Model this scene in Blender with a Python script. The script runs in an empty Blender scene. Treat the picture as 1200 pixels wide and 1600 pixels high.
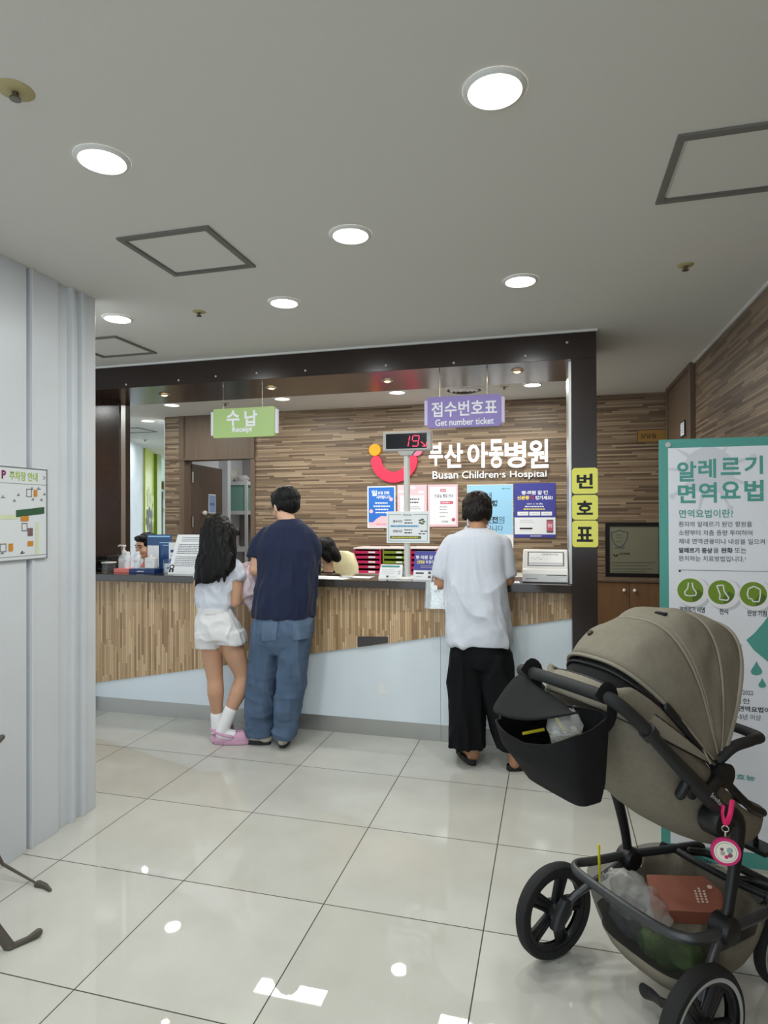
import bpy, math, random
from mathutils import Vector, Matrix, noise

# ------------------------------------------------------------------ camera, world, light, exposure
SC = bpy.context.scene
COL = SC.collection
IMG_W, IMG_H = 1200, 1600
FOCAL, YAW, PITCH, ROLL, CAM_H = 978.273, 0.261059867, 0.00622415, -0.00363451, 1.468
_F = Vector((-math.sin(YAW)*math.cos(PITCH), math.cos(YAW)*math.cos(PITCH), math.sin(PITCH)))
_R0 = Vector((math.cos(YAW), math.sin(YAW), 0)); _U0 = _R0.cross(_F)
_R = math.cos(ROLL)*_R0 + math.sin(ROLL)*_U0
_U = -math.sin(ROLL)*_R0 + math.cos(ROLL)*_U0
CAM = Vector((0, 0, CAM_H))
cam_data = bpy.data.cameras.new('camera'); cam = bpy.data.objects.new('camera', cam_data); COL.objects.link(cam)
cam_data.sensor_fit = 'VERTICAL'; cam_data.sensor_height = 36.0; cam_data.lens = 36.0*FOCAL/IMG_H
cam_data.clip_start = 0.05
cam.matrix_world = Matrix(((_R.x, _U.x, -_F.x, CAM.x), (_R.y, _U.y, -_F.y, CAM.y), (_R.z, _U.z, -_F.z, CAM.z), (0, 0, 0, 1)))
SC.camera = cam
SC.view_settings.view_transform = 'Standard'; SC.view_settings.look = 'None'
SC.view_settings.gamma = 1.0; SC.view_settings.exposure = 0.0
SC.view_settings.use_curve_mapping = False
SC.cycles.use_denoising = True
SC.cycles.max_bounces = 8; SC.cycles.diffuse_bounces = 4; SC.cycles.glossy_bounces = 4
SC.cycles.transparent_max_bounces = 12; SC.cycles.transmission_bounces = 6
SC.cycles.sample_clamp_indirect = 4.0
wd = bpy.data.worlds.new('World'); SC.world = wd; wd.use_nodes = True
wd.node_tree.nodes['Background'].inputs[0].default_value = (0.80, 0.90, 1.0, 1)
wd.node_tree.nodes['Background'].inputs[1].default_value = 2.2
CEIL = 2.575
LAMP_W = 7.4            # watts of one ceiling downlight
LAMP_COL = (0.955, 1.0, 0.985)

def lamp_light(x, y, z, w, size=0.15, col=LAMP_COL, shape='DISK', size_y=None, spread=math.pi):
    d = bpy.data.lights.new('lamp_light', 'AREA'); d.shape = shape; d.size = size
    if size_y: d.size_y = size_y
    d.energy = w; d.color = col; d.spread = spread
    o = bpy.data.objects.new('lamp_light', d); COL.objects.link(o); o.location = (x, y, z)
    return o

def ray(px, py): return _F + _R*((px-600)/FOCAL) - _U*((py-800)/FOCAL)
def at(px, py, Y): d = ray(px, py); return CAM + d*(Y/d.y)
def atx(px, py, X): d = ray(px, py); return CAM + d*(X/d.x)
def atz(px, py, Z): d = ray(px, py); return CAM + d*((Z-CAM_H)/d.z)

# ------------------------------------------------------------------ materials
def lin(c):
    o = []
    for v in c[:3]:
        v = v/255.0
        o.append(v/12.92 if v <= 0.04045 else ((v+0.055)/1.055)**2.4)
    return (o[0], o[1], o[2], 1)
MATS = {}
def mat(name, rgb, rough=0.5, metal=0.0, spec=0.5, var=0.0, vscale=30, bump=0.0, bscale=200, coat=0.0, alpha=1.0, trans=0.0, ior=1.45, emit=None, estr=0.0, stretch=None, sheen=0.0):
    if name in MATS: return MATS[name]
    m = bpy.data.materials.new(name); m.use_nodes = True; MATS[name] = m
    nt = m.node_tree; b = nt.nodes['Principled BSDF']
    b.inputs['Base Color'].default_value = lin(rgb); b.inputs['Roughness'].default_value = rough
    b.inputs['Metallic'].default_value = metal; b.inputs['Specular IOR Level'].default_value = spec
    b.inputs['Coat Weight'].default_value = coat; b.inputs['Alpha'].default_value = alpha
    b.inputs['Transmission Weight'].default_value = trans; b.inputs['IOR'].default_value = ior
    b.inputs['Sheen Weight'].default_value = sheen
    if emit is not None:
        b.inputs['Emission Color'].default_value = lin(emit); b.inputs['Emission Strength'].default_value = estr
    if var > 0 or bump > 0:
        tc = nt.nodes.new('ShaderNodeTexCoord'); mp = nt.nodes.new('ShaderNodeMapping')
        nt.links.new(tc.outputs['Object'], mp.inputs['Vector'])
        if stretch: mp.inputs['Scale'].default_value = stretch
    if var > 0:
        n = nt.nodes.new('ShaderNodeTexNoise'); n.inputs['Scale'].default_value = vscale; n.inputs['Detail'].default_value = 5
        r = nt.nodes.new('ShaderNodeValToRGB'); c = lin(rgb)
        r.color_ramp.elements[0].position = 0.3; r.color_ramp.elements[1].position = 0.7
        r.color_ramp.elements[0].color = tuple(max(0, v*(1-var)) for v in c[:3])+(1,)
        r.color_ramp.elements[1].color = tuple(min(1, v*(1+var)) for v in c[:3])+(1,)
        nt.links.new(mp.outputs[0], n.inputs['Vector']); nt.links.new(n.outputs['Fac'], r.inputs[0]); nt.links.new(r.outputs[0], b.inputs['Base Color'])
    if bump > 0:
        n2 = nt.nodes.new('ShaderNodeTexNoise'); n2.inputs['Scale'].default_value = bscale; n2.inputs['Detail'].default_value = 3
        bp = nt.nodes.new('ShaderNodeBump'); bp.inputs['Strength'].default_value = bump; bp.inputs['Distance'].default_value = 0.01
        nt.links.new(mp.outputs[0], n2.inputs['Vector']); nt.links.new(n2.outputs['Fac'], bp.inputs['Height']); nt.links.new(bp.outputs[0], b.inputs['Normal'])
    return m

def strip_wood(name, along, across, length, width, cols, rough=0.45, spec=0.4, seam=None):
    """mosaic of thin wooden strips; along/across are axis letters of the object's own coordinates"""
    m = bpy.data.materials.new(name); m.use_nodes = True; MATS[name] = m
    nt = m.node_tree; b = nt.nodes['Principled BSDF']; N = nt.nodes.new; L = nt.links.new
    tc = N('ShaderNodeTexCoord'); sx = N('ShaderNodeSeparateXYZ'); L(tc.outputs['Object'], sx.inputs[0])
    def math_(op, a, v=None, c=None):
        n = N('ShaderNodeMath'); n.operation = op
        for i, q in enumerate((a, v, c)):
            if q is None: continue
            if isinstance(q, (int, float)): n.inputs[i].default_value = q
            else: L(q, n.inputs[i])
        return n.outputs[0]
    A, C_ = sx.outputs[along], sx.outputs[across]
    rowf = math_('DIVIDE', C_, width); row = math_('FLOOR', rowf)
    wn = N('ShaderNodeTexWhiteNoise'); wn.noise_dimensions = '1D'; L(row, wn.inputs['W'])
    colf = math_('ADD', math_('DIVIDE', A, length), math_('MULTIPLY', wn.outputs['Value'], 17.3))
    colm = math_('FLOOR', colf)
    cb = N('ShaderNodeCombineXYZ'); L(row, cb.inputs[0]); L(colm, cb.inputs[1])
    w2 = N('ShaderNodeTexWhiteNoise'); w2.noise_dimensions = '2D'; L(cb.outputs[0], w2.inputs['Vector'])
    mp = N('ShaderNodeMapping'); L(tc.outputs['Object'], mp.inputs[0])
    sc = [1, 1, 1]; sc['XYZ'.index(along)] = 4; sc['XYZ'.index(across)] = 90; sc[3-'XYZ'.index(along)-'XYZ'.index(across)] = 4
    mp.inputs['Scale'].default_value = sc
    gn = N('ShaderNodeTexNoise'); gn.inputs['Scale'].default_value = 1.0; gn.inputs['Detail'].default_value = 6; L(mp.outputs[0], gn.inputs['Vector'])
    v = math_('ADD', math_('MULTIPLY', w2.outputs['Value'], 0.75), math_('MULTIPLY', gn.outputs['Fac'], 0.30))
    ramp = N('ShaderNodeValToRGB'); L(v, ramp.inputs[0])
    els = ramp.color_ramp.elements
    for i in range(len(cols)-2): els.new(0.5)
    for i, c in enumerate(cols):
        els[i].position = 0.12+0.80*i/(len(cols)-1); els[i].color = lin(c)
    # dark joints between the strips
    fr = math_('FRACT', rowf); ed = math_('MINIMUM', fr, math_('SUBTRACT', 1.0, fr))
    fc = math_('FRACT', colf); ec = math_('MULTIPLY', math_('MINIMUM', fc, math_('SUBTRACT', 1.0, fc)), length/width)
    e = math_('MINIMUM', ed, ec)
    jm = math_('GREATER_THAN', e, 0.045)
    mx = N('ShaderNodeMixRGB'); L(jm, mx.inputs[0]); mx.inputs[1].default_value = tuple(0.55*q for q in lin(cols[0])[:3])+(1,); L(ramp.outputs[0], mx.inputs[2])
    L(mx.outputs[0], b.inputs['Base Color'])
    b.inputs['Roughness'].default_value = rough; b.inputs['Specular IOR Level'].default_value = spec
    bp = N('ShaderNodeBump'); bp.inputs['Strength'].default_value = 0.5; bp.inputs['Distance'].default_value = 0.004
    L(math_('ADD', math_('MULTIPLY', w2.outputs['Value'], 0.8), math_('MULTIPLY', jm, 0.5)), bp.inputs['Height']); L(bp.outputs[0], b.inputs['Normal'])
    return m

def tile_floor():
    m = bpy.data.materials.new('polished_tile'); m.use_nodes = True
    nt = m.node_tree; b = nt.nodes['Principled BSDF']; N = nt.nodes.new; L = nt.links.new
    tc = N('ShaderNodeTexCoord'); sx = N('ShaderNodeSeparateXYZ'); L(tc.outputs['Object'], sx.inputs[0])
    def math_(op, a, v=None):
        n = N('ShaderNodeMath'); n.operation = op
        for i, q in enumerate((a, v)):
            if q is None: continue
            if isinstance(q, (int, float)): n.inputs[i].default_value = q
            else: L(q, n.inputs[i])
        return n.outputs[0]
    fx = math_('DIVIDE', math_('ADD', sx.outputs['X'], 2.6395), 0.6); fy = math_('DIVIDE', math_('SUBTRACT', sx.outputs['Y'], 2.238), 0.6)
    def edge(f): r = math_('FRACT', f); return math_('MINIMUM', r, math_('SUBTRACT', 1.0, r))
    jm = math_('GREATER_THAN', math_('MINIMUM', edge(fx), edge(fy)), 0.0036)
    cb = N('ShaderNodeCombineXYZ'); L(math_('FLOOR', fx), cb.inputs[0]); L(math_('FLOOR', fy), cb.inputs[1])
    wn = N('ShaderNodeTexWhiteNoise'); wn.noise_dimensions = '2D'; L(cb.outputs[0], wn.inputs['Vector'])
    n1 = N('ShaderNodeTexNoise'); n1.inputs['Scale'].default_value = 5; n1.inputs['Detail'].default_value = 8; L(tc.outputs['Object'], n1.inputs['Vector'])
    n3 = N('ShaderNodeTexNoise'); n3.inputs['Scale'].default_value = 160; n3.inputs['Detail'].default_value = 2; L(tc.outputs['Object'], n3.inputs['Vector'])
    v = math_('ADD', math_('ADD', math_('MULTIPLY', wn.outputs['Value'], 0.18), math_('MULTIPLY', n1.outputs['Fac'], 0.6)), math_('MULTIPLY', n3.outputs['Fac'], 0.22))
    ramp = N('ShaderNodeValToRGB'); L(v, ramp.inputs[0])
    ramp.color_ramp.elements[0].position = 0.25; ramp.color_ramp.elements[0].color = lin((188, 186, 177))
    ramp.color_ramp.elements[1].position = 0.80; ramp.color_ramp.elements[1].color = lin((206, 205, 198))
    mx = N('ShaderNodeMixRGB'); L(jm, mx.inputs[0]); mx.inputs[1].default_value = lin((70, 62, 54)); L(ramp.outputs[0], mx.inputs[2])
    L(mx.outputs[0], b.inputs['Base Color'])
    rr = math_('ADD', math_('MULTIPLY', n1.outputs['Fac'], 0.015), 0.012)
    r2 = N('ShaderNodeMixRGB'); L(jm, r2.inputs[0]); r2.inputs[1].default_value = (0.7, 0.7, 0.7, 1); L(rr, r2.inputs[2]); L(r2.outputs[0], b.inputs['Roughness'])
    b.inputs['Specular IOR Level'].default_value = 0.45
    bp = N('ShaderNodeBump'); bp.inputs['Strength'].default_value = 0.3; bp.inputs['Distance'].default_value = 0.002; L(jm, bp.inputs['Height']); L(bp.outputs[0], b.inputs['Normal'])
    return m

# ------------------------------------------------------------------ mesh builder
def text_mesh(body, bold=0.0, _c={}):
    k = (body, bold)
    if k in _c: return _c[k]
    c = bpy.data.curves.new('t', 'FONT'); c.body = body; c.offset = bold; c.size = 1; c.resolution_u = 3
    o = bpy.data.objects.new('t', c); COL.objects.link(o)
    dg = bpy.context.evaluated_depsgraph_get()
    m = bpy.data.meshes.new_from_object(o.evaluated_get(dg))
    vs = [(v.co.x, v.co.y) for v in m.vertices]; fs = [tuple(p.vertices) for p in m.polygons]
    bpy.data.objects.remove(o); bpy.data.curves.remove(c); bpy.data.meshes.remove(m)
    xs = [v[0] for v in vs]; ys = [v[1] for v in vs]
    _c[k] = (vs, fs, min(xs), max(xs), min(ys), max(ys))
    return _c[k]

def ring(c, rx, ry, n=28, p=2.0, ax=(1, 0, 0), ay=(0, 1, 0)):
    c, ax, ay = Vector(c), Vector(ax), Vector(ay); o = []
    for i in range(n):
        t = 2*math.pi*i/n; a, b = math.cos(t), math.sin(t)
        o.append(c + ax*(rx*math.copysign(abs(a)**(2/p), a)) + ay*(ry*math.copysign(abs(b)**(2/p), b)))
    return o
def catmull(pts, k=6):
    pts = [Vector(p) for p in pts]; o = []
    q = [pts[0]*2-pts[1]] + pts + [pts[-1]*2-pts[-2]]
    for i in range(1, len(q)-2):
        for j in range(k):
            t = j/k; a, b, c, d = q[i-1], q[i], q[i+1], q[i+2]
            o.append(0.5*((2*b)+(c-a)*t+(2*a-5*b+4*c-d)*t*t+(3*b-a-3*c+d)*t**3))
    o.append(pts[-1]); return o
def lerp_list(vals, k=6):
    o = []
    for i in range(len(vals)-1):
        for j in range(k): o.append(vals[i]+(vals[i+1]-vals[i])*j/k)
    o.append(vals[-1]); return o

class MB:
    def __init__(s): s.v = []; s.f = []; s.m = []
    def add(s, vs, fs, m=0):
        b = len(s.v); s.v += [Vector(x) for x in vs]
        for f in fs: s.f.append(tuple(b+i for i in f)); s.m.append(m)
        return s
    def box(s, x0, x1, y0, y1, z0, z1, m=0, R=None, o=None):
        vs = [Vector((x, y, z)) for x in (x0, x1) for y in (y0, y1) for z in (z0, z1)]
        if R is not None:
            o = Vector(o) if o is not None else Vector((0, 0, 0)); vs = [R @ v + o for v in vs]
        return s.add(vs, [(0, 1, 3, 2), (4, 6, 7, 5), (0, 4, 5, 1), (2, 3, 7, 6), (0, 2, 6, 4), (1, 5, 7, 3)], m)
    def poly(s, pts, m=0): return s.add(pts, [tuple(range(len(pts)))], m)
    def prism(s, pts, d, m=0, mside=None):
        pts = [Vector(p) for p in pts]; d = Vector(d); n = len(pts)
        s.add(pts + [p+d for p in pts], [], m); b = len(s.v)-2*n
        s.f.append(tuple(b+i for i in reversed(range(n)))); s.m.append(m)
        s.f.append(tuple(b+n+i for i in range(n))); s.m.append(m)
        for i in range(n):
            j = (i+1) % n; s.f.append((b+i, b+j, b+n+j, b+n+i)); s.m.append(m if mside is None else mside)
        return s
    def loft(s, rings, m=0, cap=True, closed=False, ring_closed=True):
        n = len(rings[0]); b = len(s.v)
        for r in rings: s.v += [Vector(p) for p in r]
        R = len(rings)
        for i in range(R if closed else R-1):
            for j in range(n if ring_closed else n-1):
                k = (j+1) % n; i2 = (i+1) % R
                s.f.append((b+i*n+j, b+i*n+k, b+i2*n+k, b+i2*n+j)); s.m.append(m)
        if cap and not closed and ring_closed:
            s.f.append(tuple(b+j for j in reversed(range(n)))); s.m.append(m)
            s.f.append(tuple(b+(R-1)*n+j for j in range(n))); s.m.append(m)
        return s
    def tube(s, pts, r, n=12, m=0, closed=False, smooth=0, flat=1.0, up=None, round_ends=False):
        pts = [Vector(p) for p in pts]
        rs = list(r) if isinstance(r, (list, tuple)) else [r]*len(pts)
        if smooth: pts = catmull(pts, smooth); rs = lerp_list(rs, smooth)
        if round_ends:
            d0 = (pts[0]-pts[1]).normalized(); d1 = (pts[-1]-pts[-2]).normalized()
            a, ra, e, re_ = pts[0], rs[0], pts[-1], rs[-1]; K = (0.35, 0.7, 0.92, 0.99)
            pts = [a+d0*ra*k for k in reversed(K)] + pts + [e+d1*re_*k for k in K]
            rs = [ra*math.sqrt(1-k*k) for k in reversed(K)] + rs + [re_*math.sqrt(1-k*k) for k in K]
        rings = []; N = len(pts); nrm = None
        for i in range(N):
            if closed: t = pts[(i+1) % N]-pts[i-1]
            else: t = pts[min(i+1, N-1)]-pts[max(i-1, 0)]
            if t.length < 1e-9: t = Vector((0, 0, 1))
            t.normalize()
            if up is not None: nrm = Vector(up)-t*t.dot(Vector(up))
            elif nrm is None:
                h = Vector((0, 0, 1)) if abs(t.z) < 0.9 else Vector((1, 0, 0)); nrm = h-t*t.dot(h)
            else: nrm = nrm-t*t.dot(nrm)
            if nrm.length < 1e-6: nrm = t.orthogonal()
            nrm.normalize(); bi = t.cross(nrm)
            rings.append([pts[i]+nrm*(rs[i]*math.cos(2*math.pi*j/n))+bi*(rs[i]*flat*math.sin(2*math.pi*j/n)) for j in range(n)])
        return s.loft(rings, m, cap=not closed, closed=closed)
    def lathe(s, prof, o=(0, 0, 0), axis=(0, 0, 1), n=32, m=0, cap=True):
        o = Vector(o); az = Vector(axis).normalized(); ax = az.orthogonal().normalized(); ay = az.cross(ax)
        rings = [[o+az*z+ax*(max(r, 1e-5)*math.cos(2*math.pi*j/n))+ay*(max(r, 1e-5)*math.sin(2*math.pi*j/n)) for j in range(n)] for r, z in prof]
        return s.loft(rings, m, cap=cap)
    def ball(s, c, r, m=0, n=16, R=None):
        if not isinstance(r, (list, tuple)): r = (r, r, r)
        c = Vector(c); rings = []
        for i in range(1, n):
            t = math.pi*i/n; rr = []
            for j in range(n*2//2*1+8):
                p = 2*math.pi*j/(n+8); q = Vector((r[0]*math.sin(t)*math.cos(p), r[1]*math.sin(t)*math.sin(p), -r[2]*math.cos(t)))
                rr.append(c+(R @ q if R is not None else q))
            rings.append(rr)
        return s.loft(rings, m)
    def text(s, body, p0, xd, yd, w=None, h=None, m=0, bold=0.0, align='C', valign='C', depth=0.0):
        """lettering in the plane (xd, yd) about p0, fitted to width w and/or height h"""
        vs, fs, x0, x1, y0, y1 = text_mesh(body, bold)
        sx = sy = None
        if w: sx = w/(x1-x0)
        if h: sy = h/(y1-y0)
        if sx is None: sx = sy
        if sy is None: sy = sx
        ox = {'C': (x0+x1)/2, 'L': x0, 'R': x1}[align]; oy = {'C': (y0+y1)/2, 'B': y0, 'T': y1}[valign]
        p0, xd, yd = Vector(p0), Vector(xd), Vector(yd); nz = xd.cross(yd)
        pts = [p0+xd*((x-ox)*sx)+yd*((y-oy)*sy) for x, y in vs]
        if depth <= 0: return s.add(pts, fs, m)
        s.add([p+nz*depth for p in pts], fs, m); b = len(s.v)-len(pts); cnt = {}
        for f in fs:
            for i in range(len(f)):
                e = (f[i], f[(i+1) % len(f)]); cnt[e] = 1
        s.v += pts; b2 = len(s.v)-len(pts)
        for (i, j) in cnt:
            if (j, i) not in cnt: s.f.append((b+j, b+i, b2+i, b2+j)); s.m.append(m)
        return s
    def disc(s, c, r, xd, yd, m=0, n=32, ry=None):
        c, xd, yd = Vector(c), Vector(xd), Vector(yd); ry = ry or r
        return s.poly([c+xd*(r*math.cos(2*math.pi*i/n))+yd*(ry*math.sin(2*math.pi*i/n)) for i in range(n)], m)
    def mesh(s, name='m'):
        me = bpy.data.meshes.new(name); me.from_pydata([tuple(v) for v in s.v], [], s.f); me.update(); return me
    def build(s, name, mats, parent=None, smooth=True, bevel=0, sub=0, angle=40, local=False):
        return place_mesh(s.v, s.f, s.m, name, mats, parent, smooth, bevel, sub, angle, local)

PW = {}                                     # world matrices of the empties
def place_mesh(v, f, mi, name, mats, parent=None, smooth=True, bevel=0, sub=0, angle=40, local=False):
    if not isinstance(mats, (list, tuple)): mats = [mats]
    v = [Vector(q) for q in v]; o = Vector((0, 0, 0))
    if parent is None:
        xs = [q.x for q in v]; ys = [q.y for q in v]; zs = [q.z for q in v]
        o = Vector(((min(xs)+max(xs))/2, (min(ys)+max(ys))/2, min(zs))) if name not in KEEP else Vector((0, 0, 0))
        v = [q-o for q in v]
    elif not local:
        inv = PW[parent.name].inverted(); v = [inv @ q for q in v]
    me = bpy.data.meshes.new(name); me.from_pydata([tuple(q) for q in v], [], f)
    for m in mats: me.materials.append(m)
    if mi: me.polygons.foreach_set('material_index', mi)
    me.update()
    if smooth:
        me.polygons.foreach_set('use_smooth', [True]*len(me.polygons))
        me.set_sharp_from_angle(angle=math.radians(angle))
    ob = bpy.data.objects.new(name, me); COL.objects.link(ob); ob.location = o
    if parent is not None:
        ob.parent = parent; PW[ob.name] = PW[parent.name]
    else: PW[ob.name] = Matrix.Translation(o)
    if bevel:
        b = ob.modifiers.new('bevel', 'BEVEL'); b.width = bevel; b.segments = 2; b.limit_method = 'ANGLE'; b.angle_limit = math.radians(50)
    if sub:
        q = ob.modifiers.new('sub', 'SUBSURF'); q.levels = sub; q.render_levels = sub
    return ob
KEEP = {'floor', 'ceiling'}
def thing(name, label, cat, loc=(0, 0, 0), rz=0.0, group=None):
    o = bpy.data.objects.new(name, None); COL.objects.link(o); o.empty_display_size = 0.1
    o.location = loc; o.rotation_euler = (0, 0, rz); o['label'] = label; o['category'] = cat
    if group: o['group'] = group
    PW[o.name] = Matrix.Translation(Vector(loc)) @ Matrix.Rotation(rz, 4, 'Z')
    return o
def tag(o, label, cat, group=None):
    o['label'] = label; o['category'] = cat
    if group: o['group'] = group
    return o
def struct(o, label=None, cat=None):
    o['kind'] = 'structure'
    if label: o['label'] = label; o['category'] = cat
    return o
def dup(root, loc, label, group=None):
    r = root.copy(); COL.objects.link(r); r.location = loc; r['label'] = label
    if group: r['group'] = group
    for ch in list(root.children):
        c = ch.copy(); COL.objects.link(c); c.parent = r
        for g in list(ch.children):
            d = g.copy(); COL.objects.link(d); d.parent = c
    return r
def remesh(mb, voxel, smooth=4):
    """one continuous skin over the overlapping pieces of a builder"""
    me = mb.mesh('tmp'); ob = bpy.data.objects.new('tmp', me); COL.objects.link(ob)
    r = ob.modifiers.new('r', 'REMESH'); r.mode = 'VOXEL'; r.voxel_size = voxel
    if smooth: q = ob.modifiers.new('s', 'SMOOTH'); q.iterations = smooth; q.factor = 0.5
    dg = bpy.context.evaluated_depsgraph_get(); out = bpy.data.meshes.new_from_object(ob.evaluated_get(dg))
    bpy.data.objects.remove(ob); bpy.data.meshes.remove(me)
    return out
def wrinkle(me, fn):
    n = [v.normal.copy() for v in me.vertices]
    for v, k in zip(me.vertices, n): v.co += k*fn(v.co)
    me.update(); return me
def mesh_part(me, name, mats, parent):
    v = [x.co.copy() for x in me.vertices]; f = [tuple(p.vertices) for p in me.polygons]
    bpy.data.meshes.remove(me)
    return place_mesh(v, f, None, name, mats, parent, True, angle=180)
PX, PZ, NY = Vector((1, 0, 0)), Vector((0, 0, 1)), Vector((0, -1, 0))
def text_px(mb, body, x0, y0, x1, y1, Y, m=0, bold=0.0, depth=0.0):
    """lettering on a plane Y = const facing the lobby that fills the box between two sight points"""
    a, b = at(x0, (y0+y1)/2, Y), at(x1, (y0+y1)/2, Y); c = (a+b)/2
    h = at((x0+x1)/2, y0, Y).z-at((x0+x1)/2, y1, Y).z
    mb.text(body, c, PX, PZ, w=b.x-a.x, h=h, m=m, bold=bold, depth=depth)
def rect_px(mb, x0, y0, x1, y1, Y, m=0):
    a, b = at(x0, (y0+y1)/2, Y), at(x1, (y0+y1)/2, Y); z1, z0 = at((x0+x1)/2, y0, Y).z, at((x0+x1)/2, y1, Y).z
    mb.poly([(a.x, Y, z0), (b.x, Y, z0), (b.x, Y, z1), (a.x, Y, z1)], m)

# ------------------------------------------------------------------ setting
WOODC = [(92, 74, 57), (120, 99, 78), (145, 122, 97), (169, 147, 119)]
M_ceil = mat('ceiling_paint', (214, 213, 207), 0.9, spec=0.2, bump=0.05, bscale=300)
M_white = mat('white_panel_paint', (205, 209, 213), 0.35, spec=0.4, var=0.03, vscale=4)
M_wall = mat('pale_wall_paint', (205, 208, 205), 0.8, var=0.03, vscale=3)
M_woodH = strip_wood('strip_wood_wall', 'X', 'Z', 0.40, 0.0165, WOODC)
M_woodR = strip_wood('strip_wood_side_shaded', 'Y', 'Z', 0.40, 0.0165, [(84, 68, 54), (110, 92, 74), (132, 112, 91), (152, 132, 108)])  # same strip wood, its tones darkened for the weaker light on this wall
M_woodV = strip_wood('strip_wood_counter', 'Z', 'X', 0.26, 0.0155, [(150, 118, 84), (188, 155, 116), (206, 175, 136), (220, 193, 155)], rough=0.35)
M_brown = mat('brown_veneer', (104, 86, 69), 0.45, var=0.10, vscale=3, stretch=(12, 12, 0.8))
M_dark = mat('dark_brown_laminate', (44, 35, 32), 0.22, spec=0.5, var=0.08, vscale=6)
M_metal = mat('brushed_steel', (190, 190, 186), 0.3, metal=1.0)
M_grey = mat('grey_frame', (118, 117, 112), 0.5, spec=0.3)
M_lampon = mat('lamp_diffuser', (255, 255, 255), 0.5, emit=(255, 250, 240), estr=9.0)
M_warmon = mat('warm_bulb', (255, 220, 150), 0.5, emit=(255, 196, 110), estr=14.0)
M_rimw = mat('white_lamp_rim', (225, 225, 222), 0.4)

fl = MB().box(-10, 4, -5, 14, -0.1, 0).build('floor', tile_floor(), smooth=False); struct(fl)
ce = MB().box(-10, 4, -5, 14, CEIL, CEIL+0.1).build('ceiling', M_ceil, smooth=False); struct(ce)

# white panelled wall on the left, with its upright grooves and ribs
prof = [(-1.5, -2.23), (2.255, -2.23), (2.262, -2.262), (2.278, -2.262), (2.284, -2.226), (2.296, -2.226), (2.300, -2.23),
        (2.440, -2.23), (2.446, -2.246), (2.518, -2.246), (2.522, -2.224), (2.541, -2.224), (2.545, -2.246), (2.585, -2.246),
        (2.589, -2.224), (2.616, -2.224), (2.620, -2.232), (2.69, -2.232), (2.69, -2.75), (-1.5, -2.75)]
wl = MB().prism([(x, y, 0) for y, x in prof], (0, 0, CEIL), 0).build('wall_left', M_white, smooth=False, bevel=0.002); struct(wl)

# back wall with the doorway at its left end
bw = MB()
bw.box(-4.15, -3.96, 6.1, 6.25, 0, CEIL); bw.box(-3.05, 1.2, 6.1, 6.25, 0, CEIL)
struct(bw.build('wall_back', M_woodH, smooth=False))
tr = MB(); tr.box(-3.96, -3.05, 6.09, 6.24, 2.085, CEIL); tr.box(-3.96, -3.90, 6.085, 6.245, 0, 2.085); tr.box(-3.10, -3.05, 6.085, 6.245, 0, 2.085)
tr.box(-3.96, -3.05, 6.075, 6.10, 2.085, 2.105); tr.box(-3.10, -3.05, 6.075, 6.1, 2.105, CEIL); tr.box(-3.96, -3.90, 6.075, 6.1, 2.105, CEIL)
struct(tr.build('trim_1', M_brown, smooth=False, bevel=0.002))
# right wall with a plain full-height door
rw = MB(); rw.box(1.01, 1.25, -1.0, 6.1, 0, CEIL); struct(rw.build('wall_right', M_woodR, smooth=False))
d2 = thing('door_2', 'plain brown full-height door with a small notice in the right-hand strip-wood wall', 'door', (0.99, 5.45, 0)); d2['kind'] = 'structure'
MB().box(0.992, 1.01, 5.0, 5.9, 0, 2.54).build('door_leaf', M_brown, d2, smooth=False)
f = MB(); f.box(0.975, 1.01, 4.95, 5.0, 0, CEIL-0.002); f.box(0.975, 1.01, 5.9, 5.95, 0, CEIL-0.002); f.box(0.975, 1.01, 5.0, 5.9, 2.54, CEIL-0.002)
f.build('door_frame', M_brown, d2, smooth=False, bevel=0.003)
# open door in the doorway
d1 = thing('door_1', 'brown door standing open into the back room, round white knob and blue notice', 'door', (-3.895, 6.2, 0)); d1['kind'] = 'structure'
ha, hb = Vector((-3.892, 6.235, 0)), Vector((-3.985, 7.06, 0)); dd = (hb-ha).normalized(); dn = Vector((dd.y, -dd.x, 0))
MB().prism([ha, hb, hb-dn*0.04, ha-dn*0.04], (0, 0, 2.06)).build('door_leaf', mat('door_veneer', (92, 75, 62), .45, var=.08, vscale=3, stretch=(12, 12, .8)), d1, smooth=False)
kc = ha+dd*0.26+dn*0.03+Vector((0, 0, 1.51)); kb = MB(); kb.ball(kc, 0.028, n=10); kb.tube([kc-dn*0.035, kc], 0.012, n=10); kb.build('door_knob', mat('white_knob', (228, 225, 218), 0.3), d1)
hg = MB()
for z in (0.35, 1.35, 1.85): hg.tube([ha+dn*0.006+Vector((0, 0, z)), ha+dn*0.006+Vector((0, 0, z+0.12))], 0.010, n=10)
hg.build('hinge', M_metal, d1)
# rooms beyond
struct(MB().box(-4.20, -4.07, 7.35, 7.43, 0, CEIL).build('wall_alcove', mat('alcove_white', (224, 225, 228), 0.7), smooth=False))
struct(MB().box(-4.26, -4.2, 6.25, 8.0, 0, CEIL).build('wall_partition', mat('alcove_white', (224, 225, 228), 0.7), smooth=False))
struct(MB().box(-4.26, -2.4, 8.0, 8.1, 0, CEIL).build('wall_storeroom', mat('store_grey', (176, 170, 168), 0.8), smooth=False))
struct(MB().box(-2.5, -2.4, 6.25, 8.0, 0, CEIL).build('wall_storeroom_right', mat('store_grey', (176, 170, 168), 0.8), smooth=False))
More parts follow.
